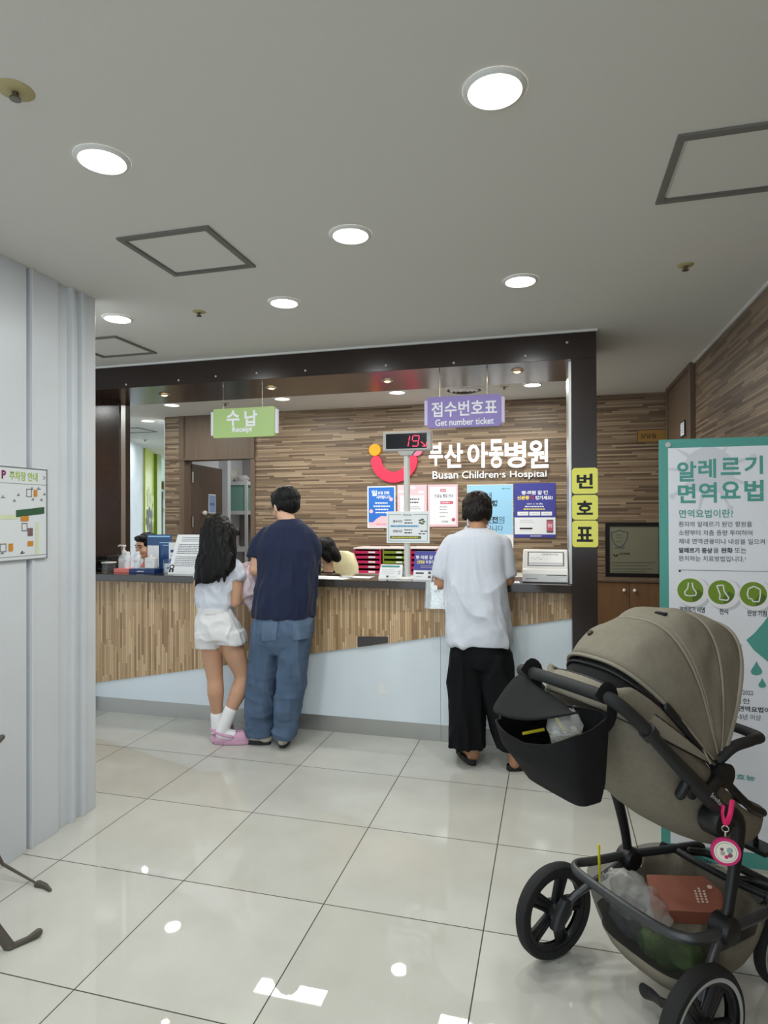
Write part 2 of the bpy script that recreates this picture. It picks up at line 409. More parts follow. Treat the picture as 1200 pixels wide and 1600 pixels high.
# corridor wall running back on the left: pale marble, green column, pale green frame
a0, a1, a2, a3, a4 = [Vector((q.x, q.y, 0)) for q in (atz(196, 684, CEIL), atz(224, 700, CEIL), atz(238, 709, CEIL), atz(245, 712, CEIL), atz(270, 727, CEIL))]
wn_ = Vector((-0.06, -0.03, 0))*3
M_marb = mat('pale_marble', (196, 204, 205), 0.4, var=0.10, vscale=4)
struct(MB().prism([a0-(a1-a0)*2, a1, a1+wn_, a0-(a1-a0)*2+wn_], (0, 0, CEIL)).build('wall_corridor', M_marb, smooth=False))
struct(MB().prism([a3, a4, a4+wn_, a3+wn_], (0, 0, CEIL)).build('wall_corridor_far', mat('pale_green_wall', (190, 218, 196), 0.6), smooth=False))
gc = thing('green_column', 'lime green column with dark flower motifs beyond the left end of the strip-wood wall', 'column', (a2.x, a2.y, 0))
nrm_c = Vector((a1-a2).normalized()); outn = Vector((-nrm_c.y, nrm_c.x, 0)); outn = outn if outn.dot(-a2) > 0 else -outn
MB().prism([a1+outn*0.03, a2+outn*0.03, a3+outn*0.03, a3+wn_, a1+wn_], (0, 0, CEIL-0.003)).build('shaft', mat('lime_paint', (176, 190, 52), 0.3), gc, smooth=False)
g2 = MB(); g2.prism([a2+outn*0.031, a3+outn*0.031, a3+outn*0.08, a2+outn*0.08], (0, 0, CEIL-0.003)); g2.build('edge_strip', mat('deep_lime_paint', (120, 142, 36), 0.3), gc, smooth=False)
fm = MB(); random.seed(5); xd = (a2-a1).normalized()
for t, z, r_ in ((0.35, 1.78, 0.20), (0.72, 1.66, 0.24), (0.5, 1.40, 0.26), (0.8, 1.46, 0.16), (0.25, 1.42, 0.2), (0.6, 1.16, 0.22)):
    c = a1+(a2-a1)*t+outn*0.034+Vector((0, 0, z))
    for k in range(5):
        an = k*2*math.pi/5+z*5; fm.disc(c+xd*(0.6*r_*math.cos(an))+Vector((0, 0, 0.6*r_*math.sin(an))), r_*0.36, xd, PZ, m=(0 if z in (1.40, 1.42, 1.16) else 1), n=14)
fm.build('flower_motif', [mat('dark_motif', (74, 80, 66), 0.6), mat('pale_motif', (206, 214, 160), 0.6)], gc, smooth=False)
wf = thing('glazed_door', 'white framed glazed door half hidden behind the left end of the strip-wood wall', 'door', (a4.x, a4.y, 0))
e0 = a3+(a4-a3)*0.25+outn*0.02; e1 = a3+(a4-a3)*0.95+outn*0.02
def span(p, q, z0, z1, th=0.03): return [(p.x, p.y, z0), (q.x, q.y, z0), (q.x+outn.x*th, q.y+outn.y*th, z0), (p.x+outn.x*th, p.y+outn.y*th, z0)], (0, 0, z1-z0)
f = MB(); ed = (e1-e0).normalized()
for p, q, z0, z1 in ((e0, e0+ed*0.12, 0, 1.95), (e1-ed*0.1, e1, 0, 1.95), (e0, e1, 1.80, 1.95), (e0, e1, 1.55, 1.63)): f.prism(*span(p, q, z0, z1))
f.build('frame', mat('white_metal_frame', (226, 232, 232), 0.4), wf, smooth=False)
MB().prism(*span(e0+ed*0.12, e1-ed*0.1, 0.02, 1.80, 0.012)).build('glass_pane', mat('frosted_glass', (205, 226, 228), 0.25, alpha=0.9), wf, smooth=False)
MB().prism(*span(e0, e1, 1.99, 2.14)).build('header_board', mat('ochre_board', (140, 112, 52), 0.5), wf, smooth=False)
# white trim lines where ceiling meets beam and wall
struct(MB().box(-3.7, 0.27, 3.905, 3.918, CEIL-0.012, CEIL).build('trim_2', M_rimw, smooth=False))
struct(MB().box(0.996, 1.0095, -1, 4.95, CEIL-0.012, CEIL).build('trim_3', M_rimw, smooth=False))

# ------------------------------------------------------------------ dark portal over the counter
BX0, BX1, BY0, BY1, BZ = -3.58, 0.264, 3.92, 4.55, 2.407
pf = thing('portal_frame', 'glossy dark brown portal of beam and two posts framing the reception counter', 'frame', (BX1-0.07, 4.2, 0))
MB().box(BX0, BX1, BY0, BY1, BZ, CEIL-0.002).build('beam', M_dark, pf, smooth=False, bevel=0.002)
MB().box(0.119, BX1, BY0, BY1, 0, BZ-0.0005).build('post', M_dark, pf, smooth=False, bevel=0.002)
MB().box(BX0, -3.43, BY0, BY1, 0, BZ-0.0005).build('post', M_dark, pf, smooth=False, bevel=0.002)
MB().box(0.105, 0.1195, 3.97, 4.52, 1.05, BZ-0.001).build('metal_strip', M_metal, pf, smooth=False)
MB().box(-3.4305, -3.42, 4.42, 4.475, 1.05, BZ-0.001).build('metal_strip', M_metal, pf, smooth=False)
for px, py in ((197, 601), (279, 594), (337, 588), (401, 583), (477, 579), (603, 571), (709, 567), (821, 556), (886, 535)):
    p = at(px, py, BY0); MB().lathe([(0.0, -0.004), (0.006, -0.003), (0.008, 0.001)], p, (0, 1, 0), 10).build('screw_cap', mat('cap_white', (190, 186, 178), 0.4), pf)

# ------------------------------------------------------------------ lamps and ceiling fittings
def downlight(x, y, label, group='round white ceiling downlights'):
    t = thing('downlight', label, 'ceiling light', (x, y, CEIL), 0, group)
    MB().lathe([(0.066, -0.004), (0.070, -0.010), (0.080, -0.006), (0.083, -0.0005)], (x, y, CEIL), (0, 0, 1), 40, cap=False).build('rim', M_rimw, t)
    MB().lathe([(0.0, -0.003), (0.069, -0.003)], (x, y, CEIL), (0, 0, 1), 40, cap=False).build('diffuser', M_lampon, t)
    lamp_light(x, y, CEIL-0.014, LAMP_W, 0.135)
for x, y, lb in ((-0.136, 1.638, 'largest downlight, nearest the camera, right of centre on the white ceiling'),
                 (-1.337, 1.642, 'downlight on the white ceiling at far left, before the square access hatch'),
                 (-0.756, 2.337, 'downlight in the middle of the white ceiling, right of the square hatch'),
                 (-1.328, 2.988, 'downlight just before the dark beam, above the green hanging sign'),
                 (-0.135, 3.009, 'downlight just before the dark beam, above its right-hand part'),
                 (-2.327, 2.98, 'downlight beside the top of the white panelled wall'),
                 (-3.615, 5.43, 'downlight behind the beam at the left, above the open doorway'),
                 (-2.436, 5.43, 'downlight behind the beam beside the green hanging sign'),
                 (-1.325, 5.43, 'downlight behind the beam left of the purple hanging sign'),
                 (-0.148, 5.43, 'downlight behind the beam near the right dark post'),
                 (-4.476, 6.249, 'downlight in the corridor past the left end of the strip-wood wall')):
    downlight(x, y, lb)
for i, x in enumerate((-2.155, -0.58)):
    t = thing('panel_light', ['flat rectangular light panel behind the beam, left one', 'flat rectangular light panel behind the beam, right one'][i], 'ceiling light', (x, 4.94, CEIL), 0, 'rectangular light panels behind the beam')
    MB().box(x-0.315, x+0.315, 4.85, 5.03, CEIL-0.012, CEIL-0.001).build('frame', M_rimw, t, smooth=False)
    MB().box(x-0.305, x+0.305, 4.86, 5.02, CEIL-0.014, CEIL-0.011).build('diffuser', mat('panel_diffuser', (255, 255, 255), 0.5, emit=(255, 252, 245), estr=5.0), t, smooth=False)
    lamp_light(x, 4.94, CEIL-0.02, 12, 0.6, shape='RECTANGLE', size_y=0.16)
for i, (px, py, lb) in enumerate(((257, 616, 'small warm spotlight under the beam above the left end of the counter'), (424, 605, 'small warm spotlight under the beam right of the green sign'),
                     (605, 594, 'small warm spotlight under the beam above the number display'), (808, 579, 'small warm spotlight under the beam right of the purple sign'))):
    p = atz(px, py, BZ); t = thing('spotlight', lb, 'spotlight', p, 0, 'warm spotlights under the beam')
    MB().lathe([(0.026, -0.004), (0.030, -0.012), (0.042, -0.004), (0.044, -0.0005)], p, (0, 0, 1), 28, cap=False).build('ring', M_metal, t)
    MB().lathe([(0.0, -0.016), (0.014, -0.014), (0.022, -0.007), (0.026, -0.003)], p, (0, 0, 1), 20, cap=False).build('bulb', M_warmon, t)
    lamp_light(p.x, p.y, BZ-0.022, 2.2, 0.05, (1.0, 0.72, 0.42))
def hatch(x0, x1, y0, y1, lb):
    t = thing('access_hatch', lb, 'ceiling hatch', ((x0+x1)/2, (y0+y1)/2, CEIL), 0, 'square ceiling hatches')
    f = MB(); w = 0.023
    for a, b, c, d in ((x0, x1, y0, y0+w), (x0, x1, y1-w, y1), (x0, x0+w, y0+w, y1-w), (x1-w, x1, y0+w, y1-w)): f.box(a, b, c, d, CEIL-0.008, CEIL-0.0005)
    for a, b, c, d in ((x0+w, x1-w, y0+w+.004, y0+w+.009), (x0+w, x1-w, y1-w-.009, y1-w-.004)): f.box(a, b, c, d, CEIL-0.006, CEIL-0.0005)
    f.build('frame', M_grey, t, smooth=False)
    MB().box(x0+w+.01, x1-w-.01, y0+w+.01, y1-w-.01, CEIL-0.003, CEIL-0.0005).build('panel', M_ceil, t, smooth=False)
hatch(-1.662, -1.255, 2.118, 2.52, 'square grey-framed hatch at left of the ceiling, between two downlights')
hatch(0.362, 0.78, 1.975, 2.39, 'square grey-framed hatch at the right edge of the ceiling')
hatch(-2.99, -2.563, 3.26, 3.68, 'square grey-framed hatch beside the beam at far left')
hatch(-5.35, -4.94, 6.7, 7.1, 'square grey-framed hatch over the corridor at far left')
def sprinkler(px, py, lb, r=0.026, tone=(196, 186, 150)):
    p = atz(px, py, CEIL); t = thing('sprinkler', lb, 'sprinkler', p, 0, 'ceiling sprinklers')
    MB().lathe([(0.014, -0.006), (r*1.2, -0.004), (r*1.35, -0.0005)], p, (0, 0, 1), 24).build('collar', mat('aged_collar', tone, 0.5), t)
    h = MB(); h.tube([p+Vector((0, 0, -0.005)), p+Vector((0, 0, -0.02))], 0.008, n=10); h.lathe([(0.0, -0.026), (0.014, -0.025), (0.014, -0.021), (0.0, -0.020)], p, (0, 0, 1), 16)
    h.build('head', mat('dull_chrome', (120, 116, 108), 0.35, metal=1.0), t)
sprinkler(24, 141, 'sprinkler with yellowed collar at the upper left corner of the ceiling', 0.034, (176, 164, 118))
sprinkler(311, 487, 'small sprinkler behind the left square hatch')
sprinkler(1071, 414, 'small sprinkler near the right wall, beyond the right hatch')
sprinkler(788, 604, 'small sprinkler behind the beam between round vent and downlight')
sprinkler(352, 630, 'small sprinkler behind the beam just above the green sign')
sprinkler(227, 687, 'small sprinkler over the corridor at far left')
vp = atz(725, 608, CEIL); t = thing('ceiling_vent', 'round white ceiling vent of concentric rings behind the purple sign', 'vent', vp)
MB().lathe([(0.150, -0.012), (0.172, -0.010), (0.180, -0.001)], vp, (0, 0, 1), 40, cap=False).build('outer_ring', M_rimw, t)
for r0 in (0.045, 0.08, 0.115): MB().lathe([(r0-0.014, -0.026), (r0+0.006, -0.018), (r0+0.016, -0.004)], vp, (0, 0, 1), 36, cap=False).build('vane', M_rimw, t)
MB().lathe([(0.0, -0.0015), (0.150, -0.0015)], vp, (0, 0, 1), 36, cap=False).build('backing', mat('vent_dark', (70, 68, 64), 0.8), t)
# unseen fill lights added without fittings: lobby behind the camera, corridor, store room
for x, y in ((-0.14, 0.2), (-1.34, 0.2), (-0.76, -1.0), (-1.34, -2.4), (-0.14, -2.4)): lamp_light(x, y, CEIL-0.014, LAMP_W, 0.135)
lamp_light(-5.6, 8.0, CEIL-0.02, 6, 0.3); lamp_light(-5.6, 9.8, CEIL-0.02, 9, 0.3); lamp_light(-3.2, 7.2, CEIL-0.02, 9, 0.3); lamp_light(-4.6, 5.2, CEIL-0.02, 5, 0.3)

# ------------------------------------------------------------------ counter
M_glassw = mat('white_back_painted_glass', (226, 236, 242), 0.08, spec=0.55)
M_kick = mat('kick_steel', (176, 176, 172), 0.32, metal=0.75, var=0.05, vscale=3)
M_stone = mat('dark_stone_top', (58, 53, 49), 0.10, spec=0.6, var=0.25, vscale=120)
ct = thing('reception_counter', 'long reception counter with slanting strip-wood front over white glass panels', 'counter', (-1.6, 4.2, 0))
def zb(x): return 0.833+(x-0.117)*0.1793
seams = [-3.43, -3.171, -2.878, -2.711, -2.003, -1.70, -1.039, -0.742, -0.165, 0.119]
for a, b in zip(seams[:-1], seams[1:]):
    g = 0.0015
    MB().prism([(a+g, 4.018, zb(a)), (b-g, 4.018, zb(b)), (b-g, 4.018, 0.996), (a+g, 4.018, 0.996)], (0, 0.02, 0)).build('wood_panel', M_woodV, ct, smooth=False)
for a, b in ((-3.43, -2.0), (-2.0, -0.70), (-0.70, 0.119)):
    MB().box(a+0.001, b-0.001, 4.030, 4.05, 0.109, 0.99).build('glass_panel', M_glassw, ct, smooth=False)
for a, b in ((-3.43, -2.0), (-2.0, -0.70), (-0.70, 0.119)):
    MB().box(a+0.001, b-0.001, 4.036, 4.05, 0.0, 0.1085).build('kick_plate', M_kick, ct, smooth=False)
MB().box(-3.43, 0.119, 4.0505, 4.10, 0, 0.995).build('carcass', mat('counter_carcass', (150, 140, 128), 0.6), ct, smooth=False)
MB().prism([(-1.258, 4.008, zb(-1.258)+0.004), (-1.049, 4.008, zb(-1.049)+0.004), (-1.049, 4.008, 0.668), (-1.258, 4.008, 0.660)], (0, 0.012, 0)).build('cover_plate', mat('dark_grey_plastic', (66, 64, 63), 0.4), ct, smooth=False)
p = at(598, 1077, 4.028); MB().prism([(p.x-.035, 4.0285, p.z-.035), (p.x+.03, 4.0285, p.z-.04), (p.x+.012, 4.0285, p.z+.045), (p.x-.03, 4.0285, p.z+.045)], (0, 0.001, 0)).build('sticker', mat('white_sticker', (236, 238, 238), 0.5), ct, smooth=False)
tag(MB().box(-3.43, 0.1185, 3.92, 4.37, 0.997, 1.047).build('worktop', M_stone, smooth=False, bevel=0.003), 'long dark polished stone worktop on the reception counter', 'worktop')
bd = thing('staff_desk', 'low pale desk for staff behind the reception counter', 'desk', (-1.6, 4.45, 0))
MB().box(-3.0, -0.4, 4.11, 4.60, 0.70, 0.74).build('desk_top', mat('desk_laminate', (196, 186, 168), 0.4), bd, smooth=False, bevel=0.003)
for x in (-2.97, -2.5, -0.45): MB().box(x-0.02, x+0.02, 4.13, 4.58, 0, 0.6995).build('leg_panel', mat('desk_laminate', (196, 186, 168), 0.4), bd, smooth=False)

# ------------------------------------------------------------------ hanging signs
M_signw = mat('sign_white', (235, 235, 240), 0.4)
def hang_sign(name, label, color, tone2, px, cable, lines, Y=4.0):
    x0, y0, x1, y1 = px
    a, b = at(x0, (y0+y1)/2, Y), at(x1, (y0+y1)/2, Y); xm = (a.x+b.x)/2; zt = at((x0+x1)/2, y0, Y).z; zb_ = at((x0+x1)/2, y1, Y).z
    w = (b.x-a.x)/2; zc = (zt+zb_)/2; h = (zt-zb_)/2
    t = thing(name, label, 'sign', (xm, Y, zb_), 0, 'hanging signs under the beam')
    r = 0.012; pts = []
    for cx, cz, s in ((w-r, h-r, 0), (-w+r, h-r, 90), (-w+r, -h+r, 180), (w-r, -h+r, 270)):
        for k in range(5): an = math.radians(s+k*22.5); pts.append((xm+cx+r*math.cos(an), Y, zc+cz+r*math.sin(an)))
    MB().prism(pts, (0, 0.03, 0)).build('plate', mat('sign_face'+str(color), color, 0.35), t, smooth=False)
    for s in (-1, 1):
        e = MB(); e.box(xm+s*(w+0.010)-0.012, xm+s*(w+0.010)+0.012, Y+0.004, Y+0.026, zc-h*0.82, zc+h*0.82); e.build('end_strip', mat('sign_edge'+str(tone2), tone2, 0.35), t, smooth=False, bevel=0.004)
    for cx in cable:
        c = MB(); p = at(cx, y0-2, Y+0.015); p2 = Vector((p.x, p.y, BZ)); q = Vector((p.x, p.y, zt-0.004)); c.tube([q, p2], 0.0013, n=6)
        c.tube([p2-Vector((0, 0, 0.018)), p2], 0.004, n=8); c.tube([q, q+Vector((0, 0, 0.018))], 0.003, n=8)
        c.build('cable', M_metal, t)
    L = MB()
    for body, bx, bold in lines: text_px(L, body, *bx, Y-0.0012, bold=bold)
    L.build('lettering', M_signw, t, smooth=False)
hang_sign('hanging_sign', 'green hanging sign reading Receipt in Korean and English', (170, 196, 126), (222, 222, 232), (333, 637, 429, 683), (349, 410),
          [('수', (354, 641, 374, 666), .028), ('납', (382, 641, 402, 666), .028), ('Receipt', (363, 666.5, 394, 677), .03)])
hang_sign('hanging_sign', 'purple hanging sign reading Get number ticket in Korean and English', (140, 122, 188), (205, 198, 226), (668, 618, 783, 667), (687, 761),
          [('접수번호표', (674, 626, 777, 650), .019), ('Get number ticket', (680, 653.5, 771.5, 664), .02)])

# ------------------------------------------------------------------ wall logo and lettering
YW = 6.1
lg = thing('wall_logo', 'smiling wall logo of orange dot, red arc and pink dot on the strip-wood wall', 'logo', at(616, 752, YW-0.03))
def raised_disc(px, py, r, m, name):
    c = at(px, py, YW); MB().lathe([(r, 0), (r, -0.025), (r-0.004, -0.03), (0, -0.03)], (c.x, YW, c.z), (0, 1, 0), 36).build(name, m, lg)
raised_disc(586.5, 703.5, 0.062, mat('logo_orange', (255, 168, 10), 0.35), 'orange_dot')
raised_disc(652, 704, 0.058, mat('logo_pink', (236, 120, 150), 0.35), 'pink_dot')
cA = at(616.5, 717, YW); pts = []; R1, R2 = 0.242, 0.132
for k in range(25): an = math.radians(186+168*k/24); pts.append((cA.x+R1*math.cos(an), YW-0.03, cA.z+R1*math.sin(an)))
for k in range(7): an = math.radians(-6+180*k/6); rm, rr = (R1+R2)/2, (R1-R2)/2; pts.append((cA.x+rm*math.cos(math.radians(-6))+rr*math.cos(an), YW-0.03, cA.z+rm*math.sin(math.radians(-6))+rr*math.sin(an))) if 0 < k < 6 else None
for k in range(25): an = math.radians(354-168*k/24); pts.append((cA.x+R2*math.cos(an), YW-0.03, cA.z+R2*math.sin(an)))
for k in range(7): an = math.radians(6+180*k/6); rm, rr = (R1+R2)/2, (R1-R2)/2; pts.append((cA.x+rm*math.cos(math.radians(186))+rr*math.cos(an), YW-0.03, cA.z+rm*math.sin(math.radians(186))+rr*math.sin(an))) if 0 < k < 6 else None
MB().prism(pts, (0, 0.03, 0)).build('smile_arc', mat('logo_red', (236, 52, 86), 0.35), lg, smooth=False, bevel=0.003)
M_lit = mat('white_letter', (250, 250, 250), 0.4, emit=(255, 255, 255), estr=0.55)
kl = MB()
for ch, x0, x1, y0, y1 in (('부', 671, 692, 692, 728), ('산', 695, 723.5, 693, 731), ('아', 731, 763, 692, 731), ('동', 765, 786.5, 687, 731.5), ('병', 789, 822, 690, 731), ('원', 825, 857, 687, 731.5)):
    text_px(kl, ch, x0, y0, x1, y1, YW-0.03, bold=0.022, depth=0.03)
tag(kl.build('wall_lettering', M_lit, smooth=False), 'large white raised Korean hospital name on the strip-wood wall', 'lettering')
en = thing('wall_lettering', 'small white English hospital name under the Korean lettering on the strip-wood wall', 'lettering', at(765, 748, YW-0.01))
for w_, x0, x1, y1 in (('Busan', 676, 716, 748), ('Children·s', 722, 790, 747), ('Hospital', 797, 854, 748.5)):
    kl = MB(); text_px(kl, w_, x0, 736-(x0-676)*0.006, x1, y1, YW-0.012, bold=0.012, depth=0.012); kl.build('word', mat('white_letter_flat', (250, 250, 250), 0.4), en, smooth=False)

# ------------------------------------------------------------------ notices on the strip-wood wall
M_paper = mat('paper_white', (238, 240, 242), 0.55); M_ink = mat('ink_grey', (84, 86, 92), 0.6); M_blk = mat('ink_black', (30, 30, 34), 0.6)
M_pink = mat('print_pink', (240, 196, 204), 0.5); M_navy = mat('print_indigo', (66, 66, 152), 0.4); M_yel = mat('print_yellow', (250, 226, 96), 0.5)
M_rose = mat('print_rose', (205, 92, 112), 0.5); M_teal = mat('print_teal', (70, 148, 138), 0.5); M_ltgrey = mat('print_light_grey', (206, 208, 214), 0.5)
M_blue = mat('print_blue', (44, 116, 208), 0.4); M_sky = mat('print_sky', (160, 212, 242), 0.5); M_deep = mat('print_deep_blue', (24, 66, 112), 0.4)
M_olive = mat('print_olive', (92, 112, 62), 0.5); M_red = mat('print_red', (214, 54, 62), 0.5)
PRINT = [M_paper, M_ink, M_blk, M_pink, M_navy, M_yel, M_rose, M_teal, M_ltgrey, M_blue, M_sky, M_deep, M_olive, M_red]
(PW_, INK, BLK, PINK, NAVY, YEL, ROSE, TEAL, LG, BLUE, SKY, DEEP, OLIVE, RED) = range(14)
def sheet(mb, x0, y0, x1, y1, Y, m=0, th=0.004):
    a, b = at(x0, (y0+y1)/2, Y), at(x1, (y0+y1)/2, Y); z1, z0 = at((x0+x1)/2, y0, Y).z, at((x0+x1)/2, y1, Y).z
    mb.box(a.x, b.x, Y, Y+th, z0, z1, m)
def lines(mb, x0, x1, ys, Y, m=INK, th=1.1, seed=1, center=False):
    random.seed(seed)
    for y in ys:
        f = random.uniform(0.7, 1.0); w = (x1-x0)*f; s = (x0+x1-w)/2 if center else x0; x = s
        while x < s+w-1:
            l = random.uniform(1.6, 4.5); e = min(x+l, s+w); rect_px(mb, x, y-th/2, e, y+th/2, Y, m); x = e+0.7
Y0 = YW-0.008
def notice(name, label, build, cat='notice', group='notices on the strip-wood wall'):
    mb = MB(); build(mb); o = mb.build(name, PRINT, smooth=False); tag(o, label, cat, group); return o
def n1(m):
    Y = Y0; sheet(m, 574, 759.5, 618, 825, Y, PW_); rect_px(m, 576, 761.5, 616, 816, Y-.0006, BLUE)
    a = [at(x, y, Y-.0010) for x, y in ((576, 816), (583, 816), (588, 811), (596, 806), (606, 807), (616, 804), (616, 823), (576, 823))]; m.poly(a[::-1], PINK)
    for t_, b in (('일', (580.5, 766, 589, 775)), ('요일 진료', (590, 767.5, 608.5, 772.5)), ('시작합니다', (588, 774, 610, 779.5))): text_px(m, t_, *b, Y-.0012, PW_, .03)
    lines(m, 583, 610, (786, 791, 796, 801), Y-.0012, PW_, 2, 3, True); lines(m, 588, 606, (819,), Y-.0014, ROSE, 1, 2, True)
    for x, y in ((580, 799), (611, 780)): m.disc(at(x, y, Y-.0012), .02, PX, PZ, PINK, 14)
notice('poster', 'blue poster with white heading, leftmost on the strip-wood wall', n1)
def n2(m):
    Y = Y0; sheet(m, 621, 757.5, 667, 826, Y, PINK)
    rect_px(m, 625.5, 774, 662.5, 822, Y-.0006, PW_)
    for x, y in ((627, 768), (658, 769), (645, 762)): m.disc(at(x, y, Y-.0006), .03, PX, PZ, PW_, 14, .013)
    lines(m, 631, 658, (780, 785), Y-.0012, INK, 2.2, 7, True); lines(m, 629, 659, (792, 795), Y-.0012, INK, .9, 4, True)
notice('poster', 'pink bordered poster behind the pole of the number display', n2)
def n3(m):
    Y = Y0; sheet(m, 668.5, 757, 715.5, 823, Y, PINK); rect_px(m, 671.5, 761, 712.5, 819.5, Y-.0006, PW_)
    rect_px(m, 688, 764, 697, 768.5, Y-.0012, ROSE); text_px(m, '공지', 689, 764.8, 696, 767.8, Y-.0016, PW_, .02)
    text_px(m, '진료실 평일 안내', 679, 772, 708, 777.5, Y-.0012, INK, .015)
    rect_px(m, 688, 783, 708, 787.5, Y-.0012, ROSE); lines(m, 690, 706, (785.2,), Y-.0016, PW_, 1, 9)
    lines(m, 687, 700, (792, 796, 801, 807), Y-.0012, INK, .9, 5)
    m.disc(at(708.5, 812, Y-.0012), .018, PX, PZ, ROSE, 16); text_px(m, '부산아동병원', 690, 813.5, 700, 816.5, Y-.0012, INK, .01)
notice('poster', 'white poster with pink border in a glossy sleeve, right of the display pole', n3)
def n4(m):
    Y = Y0; sheet(m, 730, 757, 802, 856, Y, PW_); rect_px(m, 730.5, 758, 801.5, 835, Y-.0006, SKY)
    text_px(m, '병원 내', 736, 769.5, 768, 779, Y-.0012, DEEP, .004); text_px(m, '폭언·폭행', 736, 782, 777, 791.5, Y-.0012, BLK, .035)
    text_px(m, '안전', 757, 807, 778, 816.5, Y-.0012, BLK, .03); text_px(m, '의', 779, 807, 788, 816.5, Y-.0012, DEEP, .004)
    rect_px(m, 764, 817.3, 788, 818, Y-.0012, DEEP); text_px(m, '문제입니다', 742, 821, 786, 830, Y-.0012, DEEP, .004); lines(m, 784, 797, (763.5,), Y-.0012, TEAL, 1.4, 2)
notice('poster', 'largest poster, pale blue, behind the head of the woman in white', n4)
def n5(m):
    Y = Y0; sheet(m, 803.5, 755, 868, 840, Y, NAVY)
    text_px(m, '병·의원 갈 땐', 815, 766.5, 856, 773, Y-.0012, PW_, .04); text_px(m, '신분증', 808, 774.5, 827, 780.8, Y-.0012, YEL, .04)
    text_px(m, '꼭', 828, 774.5, 834.5, 780.8, Y-.0012, RED, .04); text_px(m, '챙기세요!', 836, 774.5, 863.5, 780.8, Y-.0012, PW_, .04)
    text_px(m, '2024. 5. 20.(월)', 823, 785.8, 848, 788.8, Y-.0012, PW_, .02); lines(m, 820, 850, (791.5,), Y-.0012, PW_, 1.7, 2, True); lines(m, 817, 853, (795.5,), Y-.0012, YEL, 1.9, 6, True)
    for a, b in ((808.5, 825.5), (827, 844), (845.5, 862.5)): rect_px(m, a, 799.5, b, 805.5, Y-.0012, PW_); lines(m, a+2, b-2, (802.5,), Y-.0018, LG, 1.2, 8, True)
    rect_px(m, 804, 808.5, 868, 835, Y-.0008, PW_); lines(m, 813, 838, (813, 816), Y-.0012, LG, 1.2, 4); rect_px(m, 812, 824.5, 832, 827, Y-.0014, BLK); lines(m, 812, 836, (829.5,), Y-.0014, LG, .8, 4)
    rect_px(m, 854, 812, 864.5, 832.5, Y-.0014, INK); rect_px(m, 854.7, 814, 863.8, 829.5, Y-.0018, ROSE); text_px(m, '안심', 856, 818, 862.5, 824, Y-.0022, PW_, .02)
    lines(m, 826, 850, (837.5,), Y-.0012, PW_, 1.2, 3, True)
notice('poster', 'indigo poster about identity cards, rightmost on the strip-wood wall above the ticket machine', n5)
# blue notice on the open door
pc = ha+dd*0.55+dn*0.0015; z0_, z1_ = 1.50, 1.74
m = MB(); q0, q1 = ha+dd*0.42+dn*0.002, ha+dd*0.62+dn*0.002; V = Vector
m.prism([q0+V((0, 0, 1.505)), q1+V((0, 0, 1.505)), q1+V((0, 0, 1.735)), q0+V((0, 0, 1.735))], dn*0.003, PW_)
i0, i1 = q0+dd*.012+dn*.0036, q1-dd*.012+dn*.0036; m.poly([i0+V((0, 0, 1.517)), i1+V((0, 0, 1.517)), i1+V((0, 0, 1.723)), i0+V((0, 0, 1.723))], 1)
m.text('외래 전용', (i0+i1)/2+dn*.0005+V((0, 0, 1.615)), dd, PZ, w=.12, h=.03, m=2, bold=.03)
tag(m.build('notice', [M_paper, mat('print_soft_blue', (148, 172, 214), 0.5), M_deep], smooth=False), 'small pale blue notice taped to the open brown door', 'notice')

# ------------------------------------------------------------------ store room shelf seen through the doorway
M_shelf = mat('shelf_white', (222, 222, 222), 0.45)
sh = thing('storage_shelf', 'white framed storage shelf with a teal cupboard seen through the open doorway', 'shelf', (-3.95, 7.75, 0))
X0s, X1s, Ys = -4.55, at(386, 800, 7.55).x, 7.55
f = MB()
for x in (X0s, X1s-0.035): f.box(x, x+0.035, Ys, Ys+0.03, 0, 1.955); f.box(x, x+0.035, Ys+0.37, Ys+0.40, 0, 1.955)
zs = [at(372, y, Ys).z for y in (755, 801, 859)]+[0.6, 0.15]
for z in zs: f.box(X0s+.001, X1s-.001, Ys+.001, Ys+.399, z-0.025, z+0.025)
f.build('frame', M_shelf, sh, smooth=False)
MB().box(X0s+.036, X1s-.036, Ys+.012, Ys+.30, zs[1]+.026, zs[0]-.026).build('cupboard', mat('teal_door', (128, 172, 160), 0.4), sh, smooth=False)
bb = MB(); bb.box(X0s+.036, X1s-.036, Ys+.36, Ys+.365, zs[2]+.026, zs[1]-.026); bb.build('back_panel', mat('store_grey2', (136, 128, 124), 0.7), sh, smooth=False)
def lumpy(name, label, cat, c, r, col, seed, group=None, trans=0.0):
    m = MB(); m.ball(c, r, n=18); random.seed(seed)
    for i, v in enumerate(m.v):
        k = 1+0.22*noise.noise(v*14+Vector((seed, 0, 0))); m.v[i] = Vector(c)+(v-Vector(c))*k
        if m.v[i].z < c[2]-r[2]*0.85: m.v[i].z = c[2]-r[2]*0.85
    tag(m.build(name, mat(name+str(seed), col, 0.3, alpha=1-trans, var=.1, vscale=20), angle=180), label, cat, group)
zt = zs[0]+0.026
p = at(361, 745, Ys+.2); lumpy('plastic_bag', 'white and yellow stuffed bag standing on top of the storage shelf', 'bag', (p.x, Ys+.2, zt+.10), (.10, .11, .118), (214, 212, 200), 3)
p = at(377, 748, Ys+.15); lumpy('plastic_bag', 'flat pale plastic bag lying at the right on top of the storage shelf', 'bag', (p.x, Ys+.18, zt+.045), (.11, .10, .053), (210, 200, 202), 8)
p = at(367, 859, Ys+.15); z = zs[2]+.026; t = thing('kettle_stand', 'dark topped appliance with a wire handle on the middle shelf beyond the doorway', 'appliance', (p.x, p.y, z))
